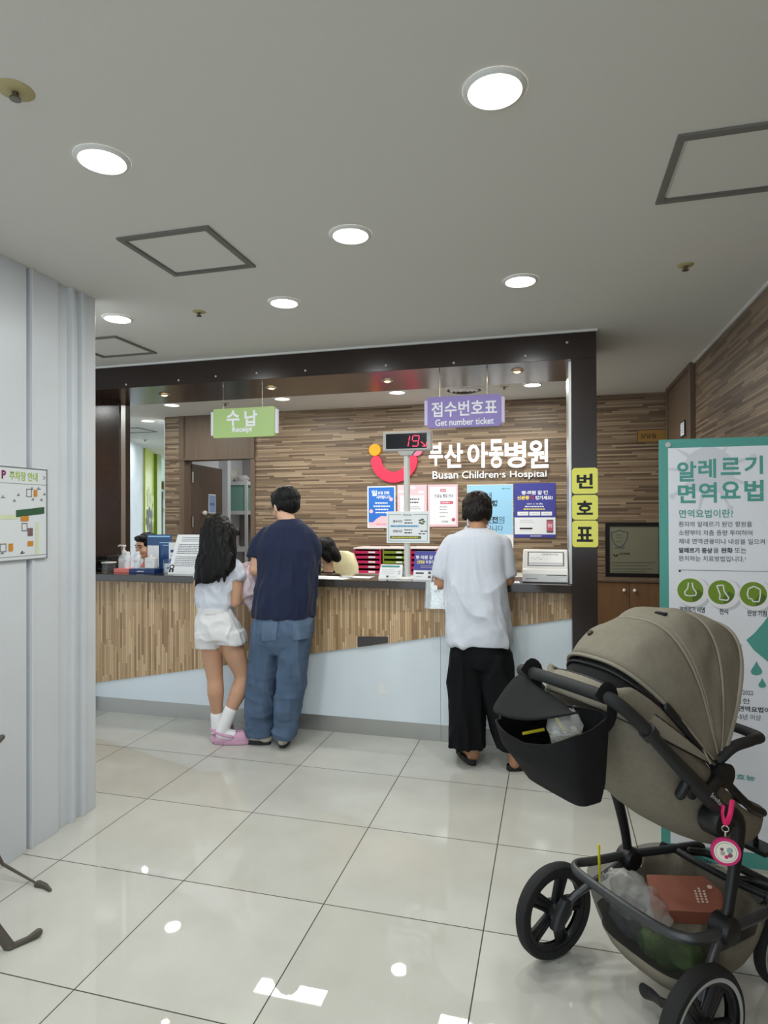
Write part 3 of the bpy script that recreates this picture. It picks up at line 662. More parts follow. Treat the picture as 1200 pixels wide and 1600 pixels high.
MB().box(p.x-.05, p.x+.05, p.y-.06, p.y+.06, z, z+.02).build('base', mat('appl_white', (210, 208, 204), .4), t, bevel=.004)
MB().box(p.x-.035, p.x+.035, p.y-.04, p.y+.04, z+.02, z+.16).build('body', mat('appl_white', (210, 208, 204), .4), t, bevel=.006)
MB().box(p.x-.045, p.x+.045, p.y-.05, p.y+.05, z+.16, z+.225).build('head', M_blk, t, bevel=.006)
MB().tube([(p.x-.06, p.y-.055, z+.215), (p.x-.04, p.y-.06, z+.275), (p.x+.03, p.y-.06, z+.285), (p.x+.075, p.y-.055, z+.245), (p.x+.07, p.y-.05, z+.18)], .005, n=8, smooth=5).build('wire_handle', M_metal, t)

# ------------------------------------------------------------------ things standing on the counter
TOP = 1.047
M_clear = mat('clear_plastic', (235, 240, 240), 0.05, trans=0.9, ior=1.3, alpha=0.55)
# number display on its pole
Yd = 4.12; pp = at(636, 800, Yd)
nd = thing('number_display', 'queue number display showing 19 on a tall white pole', 'display', (pp.x, Yd, TOP))
MB().lathe([(0.0, 0.012), (0.07, 0.012), (0.085, 0.004), (0.085, 0.0)], (pp.x, Yd, TOP), (0, 0, 1), 36).build('base_plate', M_rimw, nd)
MB().tube([(pp.x, Yd, TOP+.01), (pp.x, Yd, 1.90)], 0.021, n=18).build('pole', mat('pole_white', (214, 214, 210), 0.35), nd)
a, b = at(598, 690, Yd-.04), at(673.5, 690, Yd-.04); zt, zb2 = at(636, 673.5, Yd-.04).z, at(636, 704, Yd-.04).z
MB().box(a.x, b.x, Yd-.04, Yd+.03, zb2, zt).build('housing', mat('display_grey', (182, 182, 178), 0.45), nd, bevel=.008, smooth=False)
m = MB(); m.prism([(pp.x-.06, Yd-.03, zb2), (pp.x+.06, Yd-.03, zb2), (pp.x+.035, Yd-.03, zb2-.03), (pp.x-.035, Yd-.03, zb2-.03)], (0, .05, 0)); m.build('bracket', mat('display_grey', (182, 182, 178), 0.45), nd, smooth=False)
m = MB(); rect_px(m, 603, 677.3, 666.7, 700.8, Yd-.0408); m.build('screen', mat('display_black', (22, 22, 28), 0.15), nd, smooth=False)
m = MB(); M_led = mat('led_red', (255, 60, 90), 0.4, emit=(255, 50, 84), estr=2.6)
def seg(x0, y0, x1, y1, w=1.05):
    p, q = at(x0, y0, Yd-.0416), at(x1, y1, Yd-.0416); d = (q-p).normalized(); n_ = Vector((-d.z, 0, d.x))*w*.0021; e = d*w*.0021
    m.poly([p, p+e+n_, q-e+n_, q, q-e-n_, p+e-n_], 0)
seg(640.3, 681.2, 638.9, 688.6); seg(638.8, 689.9, 637.4, 697.3)
for s_ in ((645.6, 680.6, 655, 680.6), (644.9, 681.2, 644.1, 688.2), (655.2, 681.2, 654.2, 688.4), (644.8, 689.1, 653.7, 689.1), (653.8, 690, 652.9, 696.3), (644, 697, 652.3, 697)): seg(*s_)
for s_ in ((657.8, 690, 661.8, 693.6), (661.8, 693.6, 665.2, 697), (659.8, 697, 665.6, 697), (666, 691, 665.8, 696.6)): seg(*s_, w=.9)
m.build('digits', M_led, nd, smooth=False)
m = MB(); Yb = Yd-.03; sheet(m, 604, 799, 671, 848.5, Yb, PW_, .006); 
a, b = at(604.6, 800, Yb-.001), at(670.4, 848, Yb-.001)
fr_ = [(607, 804), (668, 804), (668, 845.5), (607, 845.5)]
for (x0, y0), (x1, y1) in (((607, 803.6), (668, 804.4)), ((607, 845), (668, 845.8)), ((607, 804), (607.7, 845.5)), ((667.3, 804), (668, 845.5))): rect_px(m, x0, y0, x1, y1, Yb-.001, TEAL)
rect_px(m, 627, 802, 646, 806.5, Yb-.0012, PW_); text_px(m, 'Notice', 630, 802.4, 643, 805.8, Yb-.0016, INK, .01)
text_px(m, '접수시간', 614, 812.5, 628.5, 816.5, Yb-.0014, BLK, .02); text_px(m, '진료시간', 614, 828, 628.5, 832, Yb-.0014, BLK, .02)
lines(m, 632, 647, (812.5, 817, 828, 832.5), Yb-.0014, BLK, 1.5, 4); rect_px(m, 610, 820.5, 655, 823.5, Yb-.0012, SKY); lines(m, 611, 654, (822,), Yb-.0016, DEEP, 1.2, 2)
rect_px(m, 609.5, 837.5, 658, 841.8, Yb-.0012, OLIVE); lines(m, 612, 655, (839.6,), Yb-.0016, YEL, 1.4, 2, True)
for k in range(5):
    an = k*1.2566; c = at(659, 815, Yb-.0014); m.disc(c+PX*.014*math.cos(an)+PZ*.014*math.sin(an), .011, PX, PZ, INK if k % 2 else OLIVE, 10, .006)
for k in range(4): c = at(656+k*3, 834-(k % 2)*4, Yb-.0014); m.disc(c, .012, PX, PZ, INK, 8, .004)
m.build('notice_board', PRINT, nd, smooth=False)
# letter trays on the low cabinet along the back wall
cb_ = thing('low_cabinet', 'low pale cabinet against the strip-wood wall under the letter trays', 'cabinet', (-1.3, 5.85, 0))
MB().box(-2.2, 0.0, 5.62, 6.09, 0.0, 0.925).build('body', mat('cabinet_pale', (206, 200, 188), .5), cb_, smooth=False, bevel=.003)
for k in range(4): MB().box(-2.19+k*.55, -1.655+k*.55, 5.602, 5.6195, 0.06, 0.90).build('door', mat('cabinet_pale2', (214, 208, 198), .5), cb_, smooth=False, bevel=.003)
def trays(x0, x1, col, lb, nlev=5):
    Yt = 5.66; a, b = at(x0, 880, Yt).x, at(x1, 880, Yt).x; z0, z1 = 0.926, at((x0+x1)/2, 858, Yt).z; D = .33
    t = thing('letter_tray_tower', lb, 'letter trays', ((a+b)/2, Yt+D/2, z0), 0, 'letter tray towers behind the counter'); M = mat('tray'+str(col), col, .35)
    f = MB(); f.box(a, a+.012, Yt, Yt+D, z0, z1); f.box(b-.012, b, Yt, Yt+D, z0, z1); f.box(a+.012, b-.012, Yt+D-.01, Yt+D, z0, z1); f.build('frame', M, t, smooth=False)
    MB().box(a-.004, b+.004, Yt-.004, Yt+D, z1+.0005, z1+.012).build('top_board', mat('tray_top', (236, 222, 218), .4), t, smooth=False)
    h = (z1-z0)/nlev; m_ = [M, M_paper, mat('tray_shade', (40, 26, 30), .6)]
    for k in range(nlev):
        q = MB(); z = z0+k*h; q.box(a+.013, b-.013, Yt+.004, Yt+D-.012, z+.003, z+.012, 0); q.box(a+.013, b-.013, Yt+.002, Yt+.010, z+.003, z+.028, 0)
        q.box((a+b)/2+.01, b-.055, Yt-.002, Yt+.002, z+.009, z+.024, 1); q.box(a+.03, b-.03, Yt+.03, Yt+.29, z+.013, z+.020, 1); q.build('tray', m_, t, smooth=False)
trays(553, 595, (196, 44, 96), 'magenta letter tray tower, left of three, right of the seated staff member')
trays(598, 637, (126, 146, 48), 'olive green letter tray tower behind the display pole')
trays(641, 682, (188, 40, 92), 'magenta letter tray tower behind the small indigo card, left of the woman in white')
# small tent cards
def tent(name, label, px, Y, face):
    x0, y0, x1, y1 = px; a, b = at(x0, (y0+y1)/2, Y), at(x1, (y0+y1)/2, Y); zt = at((x0+x1)/2, y0, Y).z
    m = MB(); L = .004; sl = .05
    front = [(a.x, Y, TOP), (b.x, Y, TOP), (b.x-.006, Y+sl, zt), (a.x+.006, Y+sl, zt)]; m.prism(front, (0, .004, 0), PW_)
    m.prism([(a.x+.004, Y+2*sl+.01, TOP), (b.x-.004, Y+2*sl+.01, TOP), (b.x-.006, Y+sl+.004, zt), (a.x+.006, Y+sl+.004, zt)], (0, .003, 0), PW_)
    u = Vector((1, 0, 0)); v = Vector((0, sl, zt-TOP)); H = v.length; v.normalize(); o = Vector((a.x+.003, Y, TOP)); n_ = Vector((0, -v.z, v.y))*.0006; W = b.x-a.x-.006
    def r_(x, y, w, h, c, l=1): P_ = o+n_*l; m.poly([P_+u*x*W+v*y*H, P_+u*(x+w)*W+v*y*H, P_+u*(x+w)*W+v*(y+h)*H, P_+u*x*W+v*(y+h)*H], c)
    def t_(s, x, y, w, h, c, bold=.02): m.text(s, o+n_*2+u*(x+w/2)*W+v*(y+h/2)*H, u, v, w=w*W, h=h*H, m=c, bold=bold)
    face(r_, t_); tag(m.build(name, PRINT, smooth=False), label, 'card', 'standing cards on the worktop')
def f1(r, t):
    r(.06, .8, .8, .13, TEAL)
    for k in range(3): r(.1, .62-.13*k, .55+.1*(k % 2), .05, LG)
    r(.32, .08, .1, .14, INK); r(.46, .12, .3, .04, LG); r(.8, .3, .12, .3, LG)
tent('tent_card', 'small white tent card with teal heading at the foot of the display pole', (591, 883, 628, 903), 4.06, f1)
def f2(r, t):
    r(.0, .33, 1, .67, NAVY); t('병·의원 갈 땐', .06, .72, .82, .13, PW_); t('신분증을', .1, .56, .3, .12, YEL); t('꼭 챙기세요!', .44, .56, .48, .12, PW_)
    for k in range(2): r(.25, .47-.06*k, .6, .03, LG)
    r(.08, .2, .3, .06, INK); r(.08, .1, .24, .03, LG); r(.55, .2, .1, .09, INK); r(.55, .06, .1, .09, INK); r(.74, .08, .17, .18, ROSE)
tent('tent_card', 'small indigo and white card standing left of the woman in white', (645, 862, 688, 904), 4.04, f2)
# ticket machine
mc = thing('ticket_machine', 'white ticket machine with tilted screen at the right end of the worktop', 'machine', (-0.02, 4.16, TOP))
a, b = -.178, .098; Yf = 4.03; M_mw = mat('machine_white', (226, 227, 226), .35)
bd_ = MB(); pr = [(Yf, TOP), (Yf, TOP+.055), (Yf+.02, TOP+.078), (Yf+.035, TOP+.085), (Yf+.115, TOP+.195), (Yf+.17, TOP+.20), (Yf+.24, TOP+.16), (Yf+.24, TOP)]
bd_.prism([(a, y, z) for y, z in pr], (b-a, 0, 0)); bd_.build('body', M_mw, mc, smooth=False, bevel=.006)
u, v = Vector((1, 0, 0)), Vector((0, .08, .11)).normalized(); n_ = Vector((0, -v.z, v.y)); o = Vector((a+.03, Yf+.035, TOP+.085))+v*.02+n_*.0005
def sp(x, y, w, h, l=1): P_ = o+n_*.001*l; return [P_+u*x+v*y, P_+u*(x+w)+v*y, P_+u*(x+w)+v*(y+h), P_+u*x+v*(y+h)]
m = MB(); m.poly(sp(0, 0, .225, .105)); m.build('bezel', mat('bezel_grey', (98, 100, 102), .4), mc, smooth=False)
m = MB(); m.poly(sp(.008, .022, .209, .076, 2), PW_); m.text('번호표를 뽑아주세요', o+n_*.003+u*.14+v*.085, u, v, w=.10, h=.013, m=INK)
for k in range(14): m.poly(sp(.02+.009*k, .052+.008*math.sin(k*1.7), .007, .0025, 3), INK if k < 8 else LG)
m.poly(sp(.008, .004, .209, .016, 2), LG); m.build('screen', PRINT, mc, smooth=False)
m = MB(); m.box(-.03, .09, Yf-.0012, Yf+.002, TOP+.046, TOP+.050); m.box(a+.0, b, Yf-.0012, Yf+.001, TOP+.0005, TOP+.006); m.build('slot', mat('slot_dark', (60, 60, 62), .5), mc, smooth=False)
m = MB(); m.box(a+.02, a+.09, Yf-.001, Yf, TOP+.022, TOP+.026); m.build('badge', M_ink, mc, smooth=False)
m = MB(); m.box(.045, .085, Yf-.001, Yf, TOP+.018, TOP+.030); m.build('label_plate', M_paper, mc, smooth=False)
# loose papers
def paper(label, pts, tone=PW_):
    m = MB(); m.prism([(x, y, TOP+.0005) for x, y in pts], (0, 0, .0012), tone); x0, y0 = pts[0]; x1, y1 = pts[1]
    d = Vector((x1-x0, y1-y0, 0)); e = Vector((pts[3][0]-x0, pts[3][1]-y0, 0)); o_ = Vector((x0, y0, TOP+.0019)); random.seed(len(label))
    for k in range(5):
        s = o_+d*.12+e*(.15+.15*k); w = d*random.uniform(.4, .75); m.poly([s, s+w, s+w+e*.035, s+e*.035], LG)
    tag(m.build('paper_sheet', PRINT, smooth=False), label, 'paper', 'papers on the worktop')
paper('white printed sheet on the worktop right of the man in navy', [(-1.60, 3.95), (-1.33, 3.93), (-1.31, 4.12), (-1.58, 4.14)])
paper('second white sheet on the worktop, left of the small tent card', [(-1.41, 4.06), (-1.19, 4.05), (-1.18, 4.17), (-1.42, 4.17)])
paper('small white slip on the worktop beside the ticket machine', [(-.30, 3.96), (-.19, 3.98), (-.20, 4.07), (-.31, 4.06)])
# left end of the worktop
def bottle(label, c, r, h, col, rough=.3, square=False, capr=.6, caph=.2, name='bottle', capcol=None, cat='bottle'):
    t = thing(name, label, cat, (c[0], c[1], c[2]), 0, 'white skin care samples on the worktop'); M = mat('bot'+str(col), col, rough)
    hb_ = h*(1-caph)
    if square: MB().box(c[0]-r, c[0]+r, c[1]-r*.6, c[1]+r*.6, c[2], c[2]+hb_).build('body', M, t, smooth=False, bevel=.006)
    else: MB().loft([ring((c[0], c[1], c[2]), r*.8, r*.8, 20), ring((c[0], c[1], c[2]+hb_*.9), r, r*.75, 20), ring((c[0], c[1], c[2]+hb_), r*.95, r*.4, 20)]).build('body', M, t)
    MB().lathe([(r*capr, hb_), (r*capr, h*.98), (r*capr*.8, h)], c, (0, 0, 1), 20).build('cap', mat('cap'+str(capcol or col), capcol or col, rough), t)
    m = MB(); m.box(c[0]-r*.5, c[0]+r*.5, c[1]-(r*.6+.0006 if square else r+.0006), c[1]-(r*.6 if square else r*.9), c[2]+hb_*.55, c[2]+hb_*.62); m.build('print', M_ltgrey, t, smooth=False)
tr_ = thing('display_tray', 'small coral pink display tray at the left of the worktop', 'display tray', (-3.10, 4.12, TOP), 0, 'cosmetic display trays')
MB().box(-3.20, -3.062, 4.05, 4.20, TOP, TOP+.03).build('body', mat('coral_card', (240, 130, 120), .5), tr_, smooth=False, bevel=.002)
nv = thing('display_stand', 'navy card display stand with tall back board holding white bottles', 'display stand', (-2.95, 4.13, TOP), 0, 'cosmetic display trays')
MB().box(-3.06, -2.84, 4.04, 4.19, TOP, TOP+.032).build('tray', mat('navy_card', (22, 52, 108), .4), nv, smooth=False, bevel=.002)
m = MB(); m.box(-3.01, -2.80, 4.192, 4.20, TOP, TOP+.285, 0); m.box(-2.90, -2.82, 4.1905, 4.192, TOP+.22, TOP+.226, 1); m.box(-2.87, -2.82, 4.1905, 4.192, TOP+.20, TOP+.205, 1); m.box(-3.0, -2.81, 4.1905, 4.192, TOP+.265, TOP+.275, 1)
m.build('back_board', [mat('navy_card2', (26, 72, 124), .3), M_sky], nv, smooth=False)
m = MB(); m.box(-2.99, -2.93, 4.039, 4.04, TOP+.010, TOP+.018); m.build('print', M_ltgrey, nv, smooth=False)
bottle('white tube with tapered top on the coral tray', (-3.125, 4.11, TOP+.0305), .030, .125, (236, 238, 240))
bottle('white tube standing between the coral and the navy tray', (-3.03, 4.10, TOP+.0325), .030, .125, (234, 236, 240))
bottle('squat white pump bottle at the right on the navy tray', (-2.91, 4.10, TOP+.0325), .040, .105, (232, 232, 230), square=True, capr=.35, caph=.22)
m = MB(); m.box(-3.0, -2.90, 4.18, 4.186, TOP+.033, TOP+.20); tag(m.build('product_box', M_paper, smooth=False, bevel=.002), 'white upright box behind the bottles on the navy tray', 'box')
# pump dispenser in its wire holder
hz_ = thing('sanitizer_dispenser', 'clear hand sanitizer pump bottle in a wire holder at the left of the worktop', 'dispenser', (-3.24, 4.22, TOP)); c = Vector((-3.24, 4.22, TOP))
MB().loft([ring(c, .036, .03, 24, 3), ring(c+PZ*.11, .036, .03, 24, 3), ring(c+PZ*.125, .018, .018, 24, 2), ring(c+PZ*.14, .017, .017, 24, 2)]).build('bottle', mat('sanitizer', (214, 224, 222), .1, alpha=.75), hz_)
m = MB(); m.lathe([(.018, .14), (.018, .155), (.008, .158), (.006, .185), (.016, .187), (.016, .20), (0, .202)], c, (0, 0, 1), 20); m.tube([c+PZ*.195, c+PZ*.197+Vector((-.035, -.01, 0)), c+Vector((-.042, -.012, .188))], .006, n=8); m.build('pump', M_rimw, hz_)
m = MB(); m.box(c.x-.026, c.x+.026, c.y-.0315, c.y-.0305, TOP+.02, TOP+.095); m.build('label', M_paper, hz_, smooth=False)
m = MB()
for s in (-1, 1): m.tube([c+Vector((s*.05, 0, 0)), c+Vector((s*.05, 0, .13)), c+Vector((s*.02, 0, .135))], .003, n=6)
m.tube([c+Vector((-.05, 0, .002)), c+Vector((.05, 0, .002))], .003, n=6); m.build('wire_holder', M_ink, hz_)
m = MB(); m.box(-3.33, -3.26, 4.08, 4.15, TOP, TOP+.065, 0); m.box(-3.335, -3.255, 4.075, 4.155, TOP+.065, TOP+.075, 1); tag(m.build('plastic_box', [M_clear, M_rimw], smooth=False, bevel=.003), 'small clear box with white lid left of the sanitizer bottle', 'box')
# brochure holder and notice stand
bh = thing('brochure_holder', 'pale blue brochure holder between the navy display and the white notice', 'brochure holder', (-2.755, 4.2, TOP))
m = MB(); m.box(-2.81, -2.70, 4.10, 4.104, TOP, TOP+.075); m.box(-2.81, -2.806, 4.104, 4.18, TOP, TOP+.10); m.box(-2.704, -2.70, 4.104, 4.18, TOP, TOP+.10); m.box(-2.81, -2.70, 4.18, 4.184, TOP, TOP+.235); m.build('holder', M_clear, bh, smooth=False)
m = MB(); m.box(-2.805, -2.705, 4.17, 4.176, TOP+.004, TOP+.225, PW_); m.box(-2.80, -2.71, 4.1685, 4.17, TOP+.06, TOP+.10, BLUE); m.box(-2.79, -2.72, 4.1685, 4.17, TOP+.15, TOP+.17, DEEP); m.box(-2.79, -2.74, 4.1685, 4.17, TOP+.12, TOP+.13, LG); m.build('brochure', PRINT, bh, smooth=False)
m = MB(); m.box(-2.805, -2.705, 4.108, 4.16, TOP+.002, TOP+.035, BLUE); m.box(-2.80, -2.71, 4.106, 4.108, TOP+.002, TOP+.07, PW_); m.box(-2.78, -2.73, 4.1045, 4.106, TOP+.03, TOP+.045, BLUE); m.build('leaflet_pack', PRINT, bh, smooth=False)
ns = thing('notice_stand', 'white printed notice in a leaning stand beside the girl with long hair', 'notice stand', (-2.62, 4.15, TOP))
o = Vector((-2.735, 4.05, TOP)); u, v = Vector((1, 0, 0)), Vector((.14, .30, 1)).normalized(); v = Vector((0.10, .28, .95)).normalized(); n_ = u.cross(v); W, H = .24, .30
m = MB(); m.prism([o, o+u*W, o+u*W+v*H, o+v*H], -n_*.004, PW_)
def q_(x, y, w, h, c): P_ = o+n_*.0008; m.poly([P_+u*x*W+v*y*H, P_+u*(x+w)*W+v*y*H, P_+u*(x+w)*W+v*(y+h)*H, P_+u*x*W+v*(y+h)*H], c)
random.seed(4)
for k in range(17):
    if k in (3, 10): continue
    y = .92-.045*k; x = .14 if k > 3 else .2; e = .9-random.random()*.15
    while x < e: l = random.uniform(.03, .09); q_(x, y, l, .016, INK); x += l+.015
m.disc(o+n_*.0008+u*.09*W+v*.17*H, .02, u, v, BLK, 18); m.disc(o+n_*.0012+u*.09*W+v*.175*H, .011, u, v, PW_, 16); q_(.02, .04, .06, .08, BLK); q_(.12, .04, .06, .08, BLK)
m.build('sheet', PRINT, ns, smooth=False)
m = MB(); m.prism([o+u*.05*W+v*H*.6-n_*.005, o+u*.95*W+v*H*.6-n_*.005, Vector((o.x+.95*W, o.y+.21, TOP)), Vector((o.x+.05*W, o.y+.21, TOP))], (0, .003, 0)); m.build('back_leg', M_clear, ns, smooth=False)
# screens behind the counter
def monitor(x0, x1, y, z0, z1, lb):
    t = thing('monitor', lb, 'monitor', ((x0+x1)/2, y, .741), 0, 'black computer monitors behind the counter'); xm = (x0+x1)/2
    MB().box(x0, x1, y, y+.03, z0, z1).build('screen_case', mat('black_plastic', (24, 24, 27), .4), t, smooth=False, bevel=.004)
    MB().box(xm-.03, xm+.03, y+.03, y+.05, .755, z0+.1).build('neck', mat('black_plastic', (24, 24, 27), .4), t, smooth=False)
    MB().box(xm-.11, xm+.11, y-.06, y+.1, .741, .755).build('foot', mat('black_plastic', (24, 24, 27), .4), t, smooth=False, bevel=.004)
monitor(-2.17, -1.705, 4.49, .87, 1.17, 'black monitor back behind the worktop, half hidden by the man in navy')
m = thing('card_terminal', 'black boxy terminal on the worktop beside the white panelled wall', 'terminal', (-3.37, 4.2, TOP))
MB().box(-3.42, -3.34, 4.16, 4.34, TOP, TOP+.115).build('body', mat('black_plastic', (24, 24, 27), .4), m, smooth=False, bevel=.004)
q = MB(); q.box(-3.425, -3.345, 4.15, 4.16, TOP+.075, TOP+.082); q.box(-3.425, -3.36, 4.15, 4.16, TOP+.012, TOP+.02); q.build('trim_line', M_metal, m, smooth=False)
# pale office chair behind the counter
oc = thing('office_chair', 'cream padded office chair back behind the seated staff member in black', 'chair', (-1.78, 5.0, 0)); M_cream = mat('cream_leather', (226, 218, 178), .45, bump=.15, bscale=60)
r_ = []
for z, w, y in ((.62, .19, 5.06), (.70, .22, 5.05), (.88, .225, 5.08), (1.05, .20, 5.12), (1.14, .16, 5.135), (1.165, .10, 5.14)): r_.append(ring((-1.80, y, z), w, .045, 28, 3.5))
MB().loft(r_).build('backrest', M_cream, oc)
MB().loft([ring((-1.80, 4.83, .43), .20, .21, 28, 3.5), ring((-1.80, 4.83, .47), .22, .23, 28, 3.5), ring((-1.80, 4.83, .51), .20, .21, 28, 3.5)]).build('seat', M_cream, oc)
q = MB(); q.tube([(-1.80, 5.06, .66), (-1.80, 5.08, .48), (-1.80, 4.9, .42)], .025, n=10, smooth=4); q.build('back_support', M_blk, oc)
q = MB(); q.tube([(-1.80, 4.83, .06), (-1.80, 4.83, .43)], .028, n=12); q.build('post', M_metal, oc)
for k in range(5):
    an = k*1.2566; d = Vector((math.cos(an), math.sin(an), 0)); c = Vector((-1.80, 4.83, 0)); q = MB(); q.tube([c+PZ*.08, c+d*.26+PZ*.06], [.024, .016], n=8); q.ball(c+d*.26+PZ*.027, .027, n=8); q.build('caster_leg', M_blk, oc)

# ------------------------------------------------------------------ right-hand side
for ch, y0, y1, lb in (('번', 731, 771.5, 'top yellow sticker on the dark post'), ('호', 773.5, 812, 'middle yellow sticker on the dark post'), ('표', 813.5, 855, 'bottom yellow sticker on the dark post')):
    Y = BY0-.0035; m = MB(); a, b = at(893, (y0+y1)/2, Y), at(934, (y0+y1)/2, Y); z1, z0 = at(913, y0, Y).z, at(913, y1, Y).z; r = .018; pts = []
    a.x = .121; b.x = .268
    for cx, cz, s in ((b.x-r, z1-r, 0), (a.x+r, z1-r, 90), (a.x+r, z0+r, 180), (b.x-r, z0+r, 270)):
        for k in range(6): an = math.radians(s+k*18); pts.append((cx+r*math.cos(an), Y, cz+r*math.sin(an)))
    m.prism(pts, (0, .003, 0), 0); hh = y1-y0; text_px(m, ch, 901, y0+hh*.23, 926.5, y1-hh*.2, Y-.0008, 1, .03)
    tag(m.build('post_sticker', [mat('sticker_yellow', (222, 218, 34), .12, coat=.6), M_blk], smooth=False), lb+', one Korean syllable', 'sticker', 'yellow stickers on the dark post')
cbn = thing('wall_cabinet', 'low brown two-door cabinet with round knobs behind the dark post', 'cabinet', (.64, 5.95, 0)); M_cab = mat('cabinet_veneer', (122, 90, 60), .45, var=.10, vscale=3, stretch=(12, 12, .8))
MB().box(.28, 1.0, 5.82, 6.09, 0, .885).build('body', M_cab, cbn, smooth=False, bevel=.002); MB().box(.275, 1.005, 5.79, 6.095, .885, .905).build('top', M_brown, cbn, smooth=False, bevel=.002)
xs_ = at(984, 950, 5.8).x
for a, b, kx in ((.29, xs_-.0015, xs_-.045), (xs_+.0015, .995, xs_+.04)):
    d = MB().box(a, b, 5.80, 5.8195, .05, .88).build('door', M_cab, cbn, smooth=False, bevel=.002)
    MB().ball((kx, 5.785, .815), .015, n=10).build('knob', mat('white_knob', (228, 225, 218), .3), d)
pq = thing('framed_certificate', 'black framed certificate with emblem standing on the brown cabinet', 'frame', (.72, 6.06, .905)); Yq = 6.05
def fr(m, x0, y0, x1, y1, w, Y, m_=0):
    a, b = at(x0, (y0+y1)/2, Y), at(x1, (y0+y1)/2, Y); z1, z0 = at((x0+x1)/2, y0, Y).z, .906
    m.box(a.x, b.x, Y, Y+.025, z1-w, z1); m.box(a.x, b.x, Y, Y+.025, z0, z0+w); m.box(a.x, a.x+w, Y, Y+.025, z0+w, z1-w); m.box(b.x-w, b.x, Y, Y+.025, z0+w, z1-w); return a.x+w, b.x-w, z0+w, z1-w
m = MB(); g = fr(m, 946, 816.5, 1036, 902, .035, Yq); m.build('frame', mat('black_frame', (22, 21, 22), .3), pq, smooth=False, bevel=.002)
m = MB(); m.box(g[0], g[1], Yq+.008, Yq+.02, g[2], g[3], 0); Y = Yq+.007
sx, sz = at(968, 840, Y).x, at(968, 842, Y).z; pts = [(sx+dx*.075, Y, sz+dz*.085) for dx, dz in ((-1, .75), (-.5, .8), (0, 1), (.5, .8), (1, .75), (.9, -.1), (.5, -.7), (0, -1), (-.5, -.7), (-.9, -.1))]
m.poly(pts, 1); m.poly([(sx+(x-sx)*.86, Y-.0006, sz+(z-sz)*.86) for x, y, z in pts], 0)
lines(m, 962, 974, (836, 840, 846), Y-.001, 1, 1.2, 3, True); lines(m, 959, 978, (856,), Y-.001, 1, 1.5, 3, True)
c = at(962, 866, Y); pts = [(c.x+.022*math.cos(math.radians(180+k*15)), Y-.001, c.z+.022*math.sin(math.radians(180+k*15))) for k in range(13)]+[(c.x+.011*math.cos(math.radians(360-k*15)), Y-.001, c.z+.011*math.sin(math.radians(360-k*15))) for k in range(13)]; m.poly(pts, 2)
text_px(m, '부산아동병원', 968, 863.5, 984, 867, Y-.001, 2, .02); lines(m, 957, 1028, (879, 884, 889, 893), Y-.001, 1, .9, 6); m.build('certificate', [mat('brass_plate', (140, 138, 116), .35, metal=.3), M_ink, M_blk], pq, smooth=False)
# projecting room sign and door notice
m = MB(); m.box(.735, 1.0085, 5.93, 5.945, 2.115, 2.215, 0); m.text('상담실', (.83, 5.9292, 2.165), PX, PZ, w=.13, h=.045, m=1, bold=.02); m.box(.735, .742, 5.9285, 5.93, 2.115, 2.215, 1)
tag(m.build('room_sign', [mat('brass_sign', (158, 122, 62), .35, metal=.4, var=.1, vscale=5), mat('sign_dark_brown', (70, 46, 24), .5)], smooth=False), 'brass coloured sign projecting from the right wall beside the brown door', 'sign')
m = MB(); m.box(.982, .9915, 5.19, 5.34, 2.07, 2.19, 1); m.box(.9805, .982, 5.20, 5.33, 2.08, 2.18, 0); 
for k in range(4): m.box(.9800, .9805, 5.215, 5.315-(k % 2)*.03, 2.165-.022*k, 2.168-.022*k, 2)
tag(m.build('door_notice', [M_paper, M_blk, M_ink], smooth=False), 'small framed white notice high on the plain brown door', 'notice')
# white glow-free standing banner
BY = 2.87
bn = thing('banner_stand', 'tall white and teal standing banner about allergy treatment beside the stroller', 'banner', (.71, BY, 0)); M_btl = mat('banner_teal', (88, 164, 154), .45); M_bw = mat('banner_white', (238, 241, 248), .45)
XL, XR, ZT, ZB_ = .443, .985, at(1100, 685, BY).z, .02
m = MB(); m.box(XL, XR, BY, BY+.004, ZB_, ZT, 0); a = at(1042, 800, BY); m.box(XL+.036, XR-.03, BY-.0012, BY, .085, ZT-.037, 1); m.build('sheet', [M_btl, M_bw], bn, smooth=False)
Y = BY-.0024; ptx = MB()
virus = MB(); vc = at(1107, 735, BY); vY = BY-.0018
for k in range(9):
    an = k*.698+.3; d = Vector((math.cos(an), 0, math.sin(an))); n_ = Vector((-d.z, 0, d.x)); p = Vector((vc.x, vY, vc.z)); L_ = .17 if k != 1 else .13
    virus.poly([p+d*.06+n_*.012, p+d*.06-n_*.012, p+d*L_-n_*.004, p+d*L_+n_*.004], 0); virus.disc(p+d*(L_+.006)+NY*.0002, .012, PX, PZ, 0, 12)
    a2_ = an+.35
virus.disc((vc.x, vY-.0003, vc.z), .098, PX, PZ, 0, 32)
# keep the motif inside the sheet
for i, q in enumerate(virus.v): virus.v[i].x = min(max(q.x, XL+.037), XR-.031); virus.v[i].z = min(q.z, ZT-.038)
virus.build('grey_motif', mat('banner_grey_print', (218, 221, 229), .5), bn, smooth=False)
PB = [M_btl, mat('banner_ink', (84, 90, 100), .5), mat('banner_dark_ink', (52, 56, 64), .5), M_bw, mat('banner_leaf', (118, 150, 44), .5), mat('banner_leaf_dark', (84, 112, 34), .5), mat('banner_disc', (240, 241, 244), .5), M_ltgrey]
for ch, b in (('알', (1058, 721, 1088, 752.5)), ('레', (1091, 717, 1119, 747)), ('르', (1126, 715, 1157, 742)), ('기', (1163, 712, 1192, 741)), ('면', (1059, 756, 1087, 786)), ('역', (1092, 753.5, 1120, 785.5)), ('요', (1126, 752, 1157, 779)), ('법', (1163, 750, 1193, 783))): text_px(ptx, ch, *b, Y, 0, .028)
